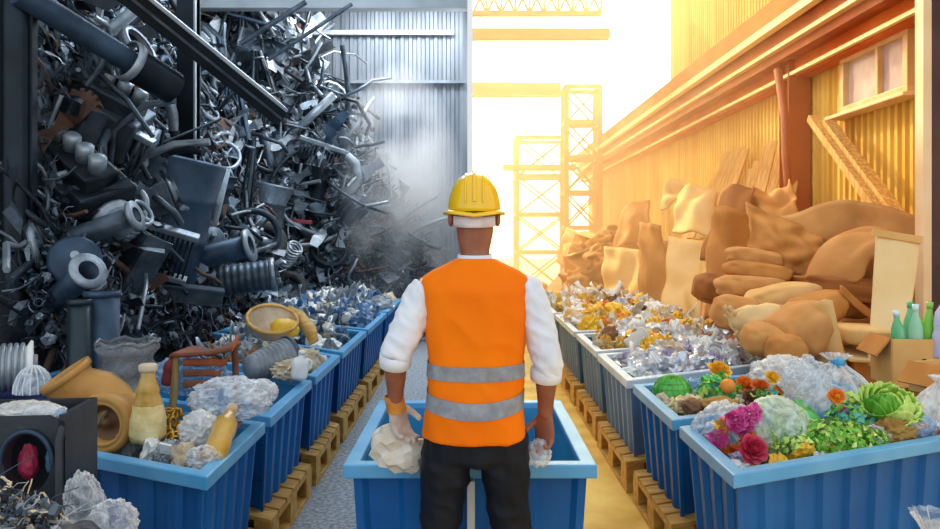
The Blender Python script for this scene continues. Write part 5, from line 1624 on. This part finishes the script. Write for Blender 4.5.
# crumpled bags and bottle by the aisle side of the bin
def bagobj(name, label, px, py, d, r, m, amp=.45, sc=2.2, seed=1, rot=(0, 0, 0), cat='bag', group=None, sub=5):
    o = MB().ico((0, 0, 0), r, sub, 0, amp * .42, sc * .85, seed, 'puff').build(name, m); place(o, at(px, py, d), rot); return tag(o, label, cat, group)
bagobj('plastic_bag', 'clear crumpled bag heaped at the aisle end of the first grey bin', 232, 398, 3.6, (.19, .13, .095), 'film_clear', .5, 2.6, 3)
bagobj('plastic_bag', 'bright white knotted plastic bag at the back of the first grey bin', 262, 392, 3.75, (.075, .07, .06), 'film_white', .4, 2.4, 5)
bagobj('plastic_bag', 'white ruffled plastic bag under the gold chain in the first grey bin', 200, 430, 3.35, (.085, .07, .08), 'film_white', .6, 3.2, 8)
bagobj('plastic_bag', 'clear crumpled film behind the stool slats of the first grey bin', 190, 375, 4.05, (.2, .1, .1), 'film_blue', .5, 2.4, 12)
bagobj('plastic_bag', 'small clear bag tucked in the front corner of the first grey bin', 204, 458, 3.12, (.07, .06, .05), 'film_clear', .5, 2.6, 14)
bagobj('plastic_bag', 'grey crumpled film lying between yellow bottle and gold chain', 170, 452, 3.3, (.07, .06, .05), 'film_grey', .5, 2.6, 15)
K = bottle('amber_glass', 'beige_scrap', .30, .045)
film('film_amber2', '#c89a5c', .25)
a, b = at(212, 462, 3.12), at(232, 408, 3.42)
K.put(a, tuple((b - a).to_track_quat('Z', 'Y').to_euler()), 1.15, 'amber plastic bottle lying against the aisle side of the first grey bin')
t = bottle('faded_red', 'faded_red', .13, .03); t.put(at(168, 384, 3.95), (.1, .2, 0), 1.2, 'small red plastic bottle behind the yellow amber bottle')
for i, (px, py, d, m, lb) in enumerate(((150, 455, 3.32, 'white', 'white'), (188, 462, 3.2, 'beige', 'beige'), (226, 430, 3.4, 'brown', 'brown'), (120, 448, 3.5, 'grey', 'grey'))):
    wr[m][0].put(at(px, py, d), rrot(FS), 1, 'small crumpled %s paper on the front edge waste of the first grey bin' % lb)
o = MB().box((0, 0, 0), (.06, .012, .05)).build('white_tag', 'white_scrap', bevel=.003); place(o, at(166, 449, 3.22), (.3, .1, -.3)); tag(o, 'small white card beside the yellow amber bottle', 'card')

# upright pipes behind the first grey bin
mat('dark_teal_pipe', '#16242a', '#24343a', rough=.35, metal=.3, scale=3)
for px, d, r, top, m, lb in ((79.5, 4.55, .068, 300, 'dark_teal_pipe', 'shorter dark green upright pipe behind the pipe elbow'), (102, 4.72, .102, 292, 'scrap_blue', 'taller thicker dark upright pipe behind the pipe elbow')):
    p = at(px, top, d); h = p.z
    t = thing('upright_pipe', lb, 'pipe', (p.x, d, 0), group=None)
    MB().lathe([(0, 0), (r, 0), (r, h), (r * .86, h), (r * .86, h - .25), (0, h - .25)], 26).build('pipe_wall', m, t)
    MB().lathe([(r, h - .03), (r * 1.06, h - .03), (r * 1.06, h + .004), (r * .86, h + .004)], 26).build('rim_band', m, t)

# --- black scrap box with a round opening, near the lower edge
BC = at(40, 500, 2.58); 
t = thing('scrap_box', 'black plastic scrap box with an arched opening beside the first grey bin', 'box', (-1.72, 2.66, 0), (0, 0, .10))
mat('black_plastic', '#1b2026', '#2b3138', rough=.45, scale=6, bump=.1)
W_, H_ = .40, 1.03
mb = MB(); n = 22; hole = []; out = []
for k in range(n):
    a = 2 * PI * k / n
    hx, hz_ = .075 * math.cos(a), .10 * math.sin(a); hole.append(V(.235 + hx, -.14, .87 + hz_))
    s = max(abs(math.cos(a)) / (.118 if math.cos(a) > 0 else .465), abs(math.sin(a)) / (.16 if math.sin(a) > 0 else .30))
    out.append(V(.235 + math.cos(a) / s, -.14, .87 + math.sin(a) / s))
mb.add(hole + out, [(k, (k + 1) % n, n + (k + 1) % n, n + k) for k in range(n)])
mb.add(hole + [p + V(0, .05, 0) for p in hole], [(k, n + k, n + (k + 1) % n, (k + 1) % n) for k in range(n)])
mb.box((.06, -.12, .285), (.58, .04, .57)).box((-.23, .0, .515), (.02, .28, 1.03)).box((.345, .0, .515), (.02, .28, 1.03)).box((.06, .13, .515), (.58, .02, 1.03))
mb.build('box_shell', 'black_plastic', t)
mb = MB(); mb.tube([V(.235 + .083 * math.cos(a * PI / 14), -.148, .87 + .108 * math.sin(a * PI / 14)) for a in range(15)], .009, 8); mb.build('arch_rim', 'scrap_blue', t)
for x in (-.1, .0, .342): MB().tube([V(x, -.15, .2), V(x, -.155, .95), V(x, -.12, 1.0)], .014, 8).build('upright_rib', 'black_plastic', t)
MB().box((.06, -.0, .765), (.5, .24, .02)).build('shelf', 'black_plastic', t)
mat('red_cloth', '#a01c40', '#c83a5c', rough=.6, scale=9)
o = MB().ico((0, 0, 0), (.032, .03, .06), 4, 0, .2, 2.0, 3, 'puff').build('red_bag', 'red_cloth'); o.location = (-1.515, 2.625, .85); tag(o, 'crimson crumpled bag inside the arched opening of the black box', 'bag')
o = MB().ico((0, 0, 0), (.024, .026, .05), 4, 0, .2, 2.0, 6, 'puff').build('blue_bag', 'blue_scrap'); o.location = (-1.435, 2.635, .855); tag(o, 'small blue crumpled bag inside the opening of the black box', 'bag')
# things on and above the box
bagobj('plastic_bag', 'white crumpled sheet lying on top of the black scrap box', 22, 412, 2.72, (.11, .10, .035), 'film_white', .5, 2.4, 31)
bagobj('plastic_bag', 'small white bag at the edge on top of the black scrap box', 50, 414, 2.7, (.05, .06, .03), 'film_white', .5, 2.4, 33)
t = bottle('film_clear', 'film_blue', .15, .035); t.put(at(30, 415, 2.62), (1.45, .1, 1.2), 1, 'clear plastic bottle lying on top of the black scrap box')
t = thing('cable_reel', 'grey white cable reel drum above the navy bin', 'reel', at(4, 368, 3.9), (0, 0, .5))
RY = Matrix.Rotation(PI / 2, 4, 'Y')
MB().lathe([(0, -.13), (.13, -.13), (.135, -.12), (.11, -.10), (.105, .10), (.135, .12), (.13, .13), (0, .13)], 28, 0, RY).build('drum', 'white_scrap', t)
MB().lathe([(.02, .13), (.06, .13), (.06, .15), (.02, .15)], 20, 0, RY).build('hub_ring', 'grey_scrap', t)
mb = MB()
for k in range(7): mb.tube([V(-.085 + .028 * k, .115 * math.cos(a * PI / 10), .115 * math.sin(a * PI / 10)) for a in range(20)], .012, 6, closed=True)
mb.build('cable_windings', 'scrap_pale', t)
t = thing('wire_dome', 'clear ribbed plastic dome beside the cable reel on the navy bin', 'cover', at(33, 392, 3.75))
mb = MB(); mb.lathe([(.085, 0), (.082, .05), (.068, .09), (.04, .118), (0, .128)], 24); mb.build('dome_film', 'film_clear', t)
for k in range(8):
    a = k * PI / 8
    MB().tube([V(.087 * math.cos(q * PI / 10) * math.cos(a), .087 * math.cos(q * PI / 10) * math.sin(a), .13 * math.sin(q * PI / 10)) for q in range(11)], .004, 5).build('rib', 'wire_white', t)
structure(MB().box((-2.66, 3.87, .78), (.95, .5, .02)).build('trim_10', 'navy_plastic', bevel=.003))
# wraps and metal bits in the lower corner
bagobj('plastic_wrap', 'upright clear plastic wrap standing before the first grey bin', 86, 512, 2.45, (.06, .05, .13), 'film_clear', .45, 2.4, 41, (.1, -.15, .3), 'plastic wrap')
bagobj('plastic_wrap', 'rounded clear plastic wrap beside the upright one below the first grey bin', 112, 524, 2.42, (.075, .06, .075), 'film_clear', .45, 2.4, 43, (.1, .3, .3), 'plastic wrap')
mb = MB(); MS = random.Random(3)
HSAVE = HS; HS = MS
for k in range(420):
    px = MS.uniform(-15, 62); py = MS.uniform(486 + px * .35, 545); d = 2.22 + MS.uniform(-.12, .12) - (py - 500) * .001
    junk(mb, at(px, py, d), V(0, -.4, 1).normalized(), MS.uniform(.018, .05), MS.choice([0, 1, 1, 2, 2, 3, 4]))
HS = HSAVE
stuff(mb.build('metal_bits', ['scrap_dark', 'scrap_mid', 'scrap_pale', 'beige_scrap', 'scrap_blue']), 'heap of small bright metal bits below the black scrap box', 'metal bits')
def swarf(u, v):
    x = -1.95 + 1.0 * u; y = 1.92 + .585 * v
    z = (.80 - .20 * sstep(2.28, 2.42, y)) * sstep(-.97, -1.12, x) * sstep(1.92, 2.05, y) * (.97 + .06 * noise.noise(V(x * 9, y * 9, 1)))
    return V(x, y, z)
mb = MB(); mb.grid(swarf, 44, 30)
stuff(mb.build('scrap_swarf', 'fill_dark'), 'dark swarf mound under the bright metal bits', 'swarf')

# --- second sunny bin
fill('R2', .56, .04, 'fill_veg', 'loose food waste filling the second sunny bin', .05, tilt=.02)
def leafy(name, label, c, r, m, n=160, ls=.05, seed=1, flat=.7, stem=True, m2=None):
    """a bunch of small curled leaves"""
    R_ = random.Random(seed); t = thing(name, label, 'greens', c)
    mb = MB()
    for k in range(n):
        d = V(R_.gauss(0, 1), R_.gauss(0, 1), R_.gauss(.2, .8)).normalized(); q = R_.uniform(.55, 1)
        p = V(d.x * r[0], d.y * r[1], d.z * r[2]) * q
        x = d.orthogonal().normalized(); x = Matrix.Rotation(R_.uniform(0, 6.3), 3, d) @ x; y = d.cross(x); L = ls * R_.uniform(.6, 1.3)
        mb.add([p, p + x * L * .5 + y * L * .35 + d * L * .25, p + x * L * 1.1 + d * L * .1, p + x * L * .5 - y * L * .35 + d * L * .25, p + x * L * .55 + d * L * .12], [(0, 1, 4), (1, 2, 4), (2, 3, 4), (3, 0, 4)], 0 if R_.random() < .7 or not m2 else 1)
    mb.build('leaves', [m, m2 or m], t)
    s = MB()
    for k in range(9): s.tube([V(0, 0, -r[2] * .6), V(R_.uniform(-.3, .3) * r[0], R_.uniform(-.3, .3) * r[1], 0), V(R_.uniform(-.8, .8) * r[0], R_.uniform(-.8, .8) * r[1], r[2] * R_.uniform(.2, .7))], .005, 5)
    s.build('stalks', 'leaf_pale', t)
    return t
def blossom(name, label, c, r, m, m2=None, rot=(0, 0, 0), n=26, seed=1, cat='flower', group=None):
    R_ = random.Random(seed); t = thing(name, label, cat, c, rot, group); mb = MB()
    for k in range(n):
        a = k * 2.4; q = (k / n) ** .7
        d = V(math.cos(a) * q, math.sin(a) * q, 1.05 - q).normalized(); x = V(-math.sin(a), math.cos(a), 0)
        w = r * (.25 + .5 * q); up = V(0, 0, 1)
        def fn(u, v): 
            return d * (r * (.35 + .65 * q) * (.3 + .7 * v)) + x * ((u - .5) * w * (.5 + math.sin(v * 2.6))) + up * (r * .25 * v * (1 - q)) - V(d.x, d.y, 0) * (.25 * r * (2 * u - 1) ** 2)
        mb.grid(fn, 4, 4)
    mb.build('petals', m, t)
    MB().ico((0, 0, r * .3), r * .28, 2).build('heart', m2 or m, t)
    return t
c = at(672, 392, 4.5)
t = thing('mesh_bag', 'round bright green mesh bag in the second sunny bin', 'mesh bag', c)
MB().ico((0, 0, 0), (.105, .09, .095), 4, 0, .15, 2.2, 3).build('filling', 'leaf_bright', t)
mb = MB()
for k in range(9):
    a = k * PI / 9
    mb.tube([V(.112 * math.cos(q * PI / 12) * math.cos(a), .096 * math.cos(q * PI / 12) * math.sin(a), .102 * math.sin(q * PI / 12)) for q in range(24)], .003, 5, closed=True)
for z in (-.06, -.03, 0, .03, .06):
    s = math.sqrt(1 - (z / .102) ** 2); mb.tube([V(.112 * s * math.cos(q * PI / 12), .096 * s * math.sin(q * PI / 12), z) for q in range(24)], .003, 5, closed=True)
mb.build('mesh_net', 'leaf_green', t)
kp = [Kind(tag(MB().tube([V(-.025, 0, 0), V(-.01, 0, .012), V(.01, 0, .012), V(.025, 0, 0)], .008, 8).build('pasta_piece', 'pasta_cream'), '-', 'pasta'))]
for k in range(34):
    kp[0].put(at(FS.uniform(668, 700), FS.uniform(399, 411), FS.uniform(4.12, 4.35)), rrot(FS), FS.uniform(.9, 1.5), 'small cream pasta piece below the green mesh bag', 'pasta pieces in the second sunny bin')
bagobj('plastic_bag', 'small pale blue bag beside the green mesh bag', 694, 390, 4.55, (.06, .05, .07), 'film_blue', .4, 2.2, 51)
o = soft('bread_loaf', (0, 0, 0), (.24, .14, .09), 'bread_brown', amp=.2, p=.7); place(o, at(718, 406, 4.1), (0, 0, .35)); tag(o, 'long greenish brown loaf at the front edge of the second sunny bin', 'bread')
o = soft('bread_roll', (0, 0, 0), (.10, .09, .08), 'brown_scrap', amp=.2, p=.8); place(o, at(692, 406, 4.05), (0, 0, .3)); tag(o, 'brown roll beside the long loaf in the second sunny bin', 'bread')
leafy('salad_greens', 'bright green leaves behind the orange fruit in the second sunny bin', at(716, 392, 4.4), (.13, .10, .10), 'leaf_bright', 150, .05, 4, m2='leaf_pale')
t = thing('orange_fruit', 'round orange fruit among the green leaves of the second sunny bin', 'fruit', at(728, 386, 4.3))
MB().ico((0, 0, 0), .042, 3, 0, .04, 3).build('fruit_skin', 'petal_orange', t); MB().tube([V(0, 0, .038), V(.005, 0, .055)], .005, 6).build('stalk', 'leaf_green', t)
blossom('yellow_flower', 'tall yellow flower head rising above the second sunny bin', at(719, 372, 4.55), .085, 'petal_yellow', 'petal_orange', (.6, .2, 0), 24)
G = 'orange blossoms of the second sunny bin'
for px, py, d, m, lb, s in ((744, 386, 4.5, 'petal_orange', 'pale orange ruffled blossom beside the green leaves', .075), (760, 390, 4.45, 'orange_scrap', 'deep orange ruffled blossom further from the aisle', .08), (752, 400, 4.3, 'brown_scrap', 'brown wilted blossom under the orange ones', .07)):
    blossom('ruffled_blossom', lb + ' in the second sunny bin', at(px, py, d), s, m, None, (.7, FS.uniform(-.4, .4), 0), 22, group=G)
leafy('herb_sprig', 'small grey green sprig between the two nearest sunny bins', at(772, 398, 4.2), (.09, .08, .05), 'leaf_teal', 70, .04, 9, m2='leaf_green')
bagobj('plastic_bag', 'shaggy clear white bag at the back of the second sunny bin', 782, 376, 4.65, (.19, .13, .12), 'film_white', .5, 2.6, 55)
G = 'yellow blooms between the clear bags'
for k, (px, py) in enumerate(((772, 378), (786, 390), (778, 394), (796, 398))):
    blossom('yellow_bloom', ['small yellow bloom topmost by the shaggy clear bag', 'small yellow bloom midway beside the green strip', 'small orange yellow bloom above the teal sprig', 'small yellow bloom lowest against the clear bag'][k], at(px, py, 4.2), .05, 'petal_yellow' if k != 2 else 'petal_orange', None, (.8, FS.uniform(-.5, .5), 0), 16, group=G)
scatter('R2', 40, W('white', 1) + W('beige', 2) + W('yellow', 1) + [(stone_b, 2, 'brown food lump'), (stone[0], 2, 'beige food lump')] + W('orange', 1), .62, .05, ('food scraps in the second sunny bin', 'in the second sunny bin'), s=(.7, 1.1))

# --- nearest sunny bin
fill('R1', .56, .04, 'fill_veg', 'loose vegetable waste filling the nearest sunny bin', .06)
c = at(727, 434, 3.55)
t = thing('flower_bag', 'clear bag of pink and orange blossoms at the aisle corner of the nearest sunny bin', 'bag', c)
MB().ico((0, .02, 0), (.145, .14, .14), 5, 0, .2, 2.0, 61, 'puff').build('clear_film', 'film_clear', t)
for k, (dx, dz, m, s) in enumerate(((-.01, .10, 'petal_pink', .07), (.06, .12, 'petal_pink', .065), (.04, .06, 'petal_pink', .06), (-.09, .02, 'film_pink', .06), (-.06, .07, 'petal_yellow', .05), (-.07, -.06, 'petal_orange', .075), (.0, -.05, 'petal_orange', .07), (-.01, -.115, 'petal_yellow', .06), (-.07, -.12, 'petal_orange', .06), (.05, -.0, 'orange_scrap', .055))):
    b = MB()
    R_ = random.Random(k + 70)
    for q in range(18):
        a = q * 2.4; rr = (q / 18) ** .6
        d = V(math.cos(a) * rr, -.35 - (1 - rr) * .8, math.sin(a) * rr).normalized(); x = d.orthogonal().normalized(); y = d.cross(x)
        b.grid(lambda u, v: V(dx, -.13 + .02 * (k % 3), dz) + d * s * (.4 + .5 * v) + x * ((u - .5) * s * .8) + y * s * .25 * math.sin(u * 5 + q), 3, 3)
    b.build('blossom', m, t)
blossom('red_rosette', 'crimson rosette head at the front of the blossom bag', at(752, 450, 3.28), .075, 'petal_red', None, (1.1, .2, 0), 30)
c = at(776, 430, 3.5)
t = thing('sprout_bag', 'milky clear bag of pale green sprouts beside the blossom bag', 'bag', c, (0, .15, 0))
film('film_sprout', '#dfeed8', .45)
MB().ico((0, 0, 0), (.15, .12, .15), 5, 0, .14, 1.8, 71, 'puff').build('clear_film', 'film_sprout', t)
mb = MB(); R_ = random.Random(9)
for k in range(90):
    p = V(R_.gauss(0, .06), R_.gauss(0, .05), R_.gauss(-.01, .06)); d = V(R_.uniform(-1, 1), R_.uniform(-1, 1), R_.uniform(-1, 1)).normalized()
    mb.tube([p, p + d * .02, p + d * .035 + V(0, 0, .015)], [.004, .004, .002], 5)
mb.build('sprouts', 'leaf_pale', t, kind='stuff')
leafy('herb_bunch', 'wide bunch of feathery green herbs in front of the lettuce', at(836, 440, 3.42), (.24, .12, .085), 'leaf_green', 620, .034, 13, m2='leaf_pale')
leafy('herb_bunch', 'low yellow green herb sprigs next to the sprout bag', at(796, 446, 3.4), (.13, .10, .06), 'leaf_pale', 260, .03, 15, m2='leaf_green')
leafy('herb_bunch', 'blue green leaves between the herb bunch and the clear knotted bag', at(850, 418, 3.6), (.12, .08, .06), 'leaf_teal', 160, .04, 17, m2='leaf_green')
# lettuce
t = thing('lettuce', 'round pale green lettuce head on the herbs in the nearest sunny bin', 'lettuce', at(889, 404, 3.62), (.35, .1, 0))
for lay, (n, pm, R, wd) in enumerate(((6, 1.60, .125, .80), (6, 1.95, .116, .75), (5, 2.25, .102, .8), (4, 2.55, .086, .85), (3, 2.8, .066, 1.0))):
    for k in range(n):
        a = 2 * PI * (k + .5 * lay) / n; sd = lay * 10 + k * 3
        def fn(u, v):
            s_ = 2 * u - 1; ph = .3 + (pm - .3) * v * (1 - .12 * s_ * s_)
            q = R * (1 + .16 * v ** 4 + .07 * v * v * math.sin(s_ * 8 + sd) + .05 * v * math.sin(s_ * 15 + sd * 2) + .05 * abs(s_) - .03)
            w = a + s_ * wd * (1 - .45 * v ** 5)
            return V(q * math.sin(ph) * math.cos(w), q * math.sin(ph) * math.sin(w), -q * math.cos(ph) * .9)
        mb = MB(); mb.grid(fn, 18, 12); mb.build('leaf', 'leaf_green' if (k + lay) % 4 == 0 else 'leaf_pale', t, solid=.003)
MB().ico((0, 0, -.01), (.08, .08, .06), 3, 0, .2, 3).build('heart', 'leaf_pale', t)
# clear bag tied with a blue knot
def tied_bag(label, c, r, h, m, knot=None, seed=1, rot=(0, 0, 0)):
    t = thing('tied_bag', label, 'bag', c, rot)
    pr = [(.02, 0), (r * .8, .01), (r, .06), (r * .98, h * .3), (r * .8, h * .52), (r * .5, h * .72), (r * .2, h * .86), (r * .12, h * .9), (r * .24, h * .96), (r * .34, h)]
    MB().lathe(pr, 72, wob=lambda a, z: 1 + (.05 + .10 * min(1, z / h)) * math.sin(13 * a + 2 * math.sin(3 * a + seed)) + .06 * noise.noise(V(math.cos(a) * 2, math.sin(a) * 2, z * 8 + seed))).build('film_body', m, t)
    if knot:
        MB().ico((0, -.012, h * .885), (r * .17, r * .17, r * .15), 3, 0, .15, 3).build('knot', knot, t, label='blue knot tying the bag')
    return t
mat('knot_blue', '#2f8fc4', '#58b4dc', rough=.4)
tied_bag('large clear bag tied with a blue knot standing behind the lettuce', at(836, 424, 3.95), .21, .36, 'film_clear', 'knot_blue', 2, (0, 0, .3))
tied_bag('white tied bag at the far end of the nearest sunny bin', at(940, 440, 3.95), .15, .33, 'film_white', None, 5)
bagobj('plastic_bag', 'sheer shaggy film gathered beside the blue knotted bag', 806, 384, 4.0, (.12, .08, .14), 'film_clear', .5, 2.8, 81)
blossom('orange_flower', 'small orange flower with yellow heart inside the clear knotted bag', at(836, 397, 3.62), .05, 'petal_orange', 'petal_yellow', (1.1, 0, 0), 18)
leafy('flower_leaves', 'light green leaves around the small orange flower', at(850, 402, 3.66), (.09, .05, .04), 'leaf_pale', 60, .035, 21)
blossom('pink_flower', 'small pink flower below the orange one', at(843, 411, 3.58), .03, 'petal_pink', None, (1.1, 0, 0), 12)
c = [at(798, 400, 3.95), at(806, 410, 3.85), at(818, 424, 3.72)]
m0 = sum(c, V(0, 0, 0)) / 3
o = MB(); o.ribbon([p - m0 for p in c], [.04, .07, .06], 0, (0, -1, .4)); o = o.build('green_strip', 'leaf_bright', solid=.012); o.location = m0; tag(o, 'bright green plastic strip slanting below the clear knotted bag', 'strip')
a, b = at(792, 424, 3.65), at(775, 404, 3.8)
bottle('dark_glass', 'dark_glass', .19, .026).put(a, tuple((b - a).to_track_quat('Z', 'Y').to_euler()), 1, 'dark purple bottle poking out behind the sprout bag')
o = MB().ico((0, 0, 0), (.09, .05, .055), 4, 0, .4, 2, 4, True, smooth=False).build('paper_wrap', 'bread_brown'); o.location = at(893, 432, 3.5); tag(o, 'crumpled tan paper wrap under the lettuce', 'paper')
bagobj('plastic_bag', 'pale blue film bag between the lettuce and the white tied bag', 914, 428, 3.62, (.10, .07, .07), 'film_blue', .5, 2.6, 91)
bagobj('plastic_bag', 'clear film under the lettuce beside the tan paper wrap', 872, 436, 3.5, (.09, .06, .05), 'film_clear', .5, 2.6, 93)
scatter('R1', 26, W('white', 1) + W('clear', 2) + W('yellow', 1) + [(stone_b, 2, 'brown food lump')] + W('orange', 1) + W('violet', 1), .62, .05, ('food scraps in the nearest sunny bin', 'in the nearest sunny bin'), s=(.6, 1.0))
tied_bag('clear gathered bag standing on the floor in front of the nearest sunny bin', V(1.47, 2.42, .0), .2, .75, 'film_clear', None, 7)
o = structure(MB().box((1.52, 2.55, .27), (.5, .3, .54)).build('trim_11', 'pallet_wood', bevel=.01)) if False else None

for o in [o for o in COL.objects if o.get('label') == '-']:
    for c in kids(o): bpy.data.objects.remove(c)
    bpy.data.objects.remove(o)
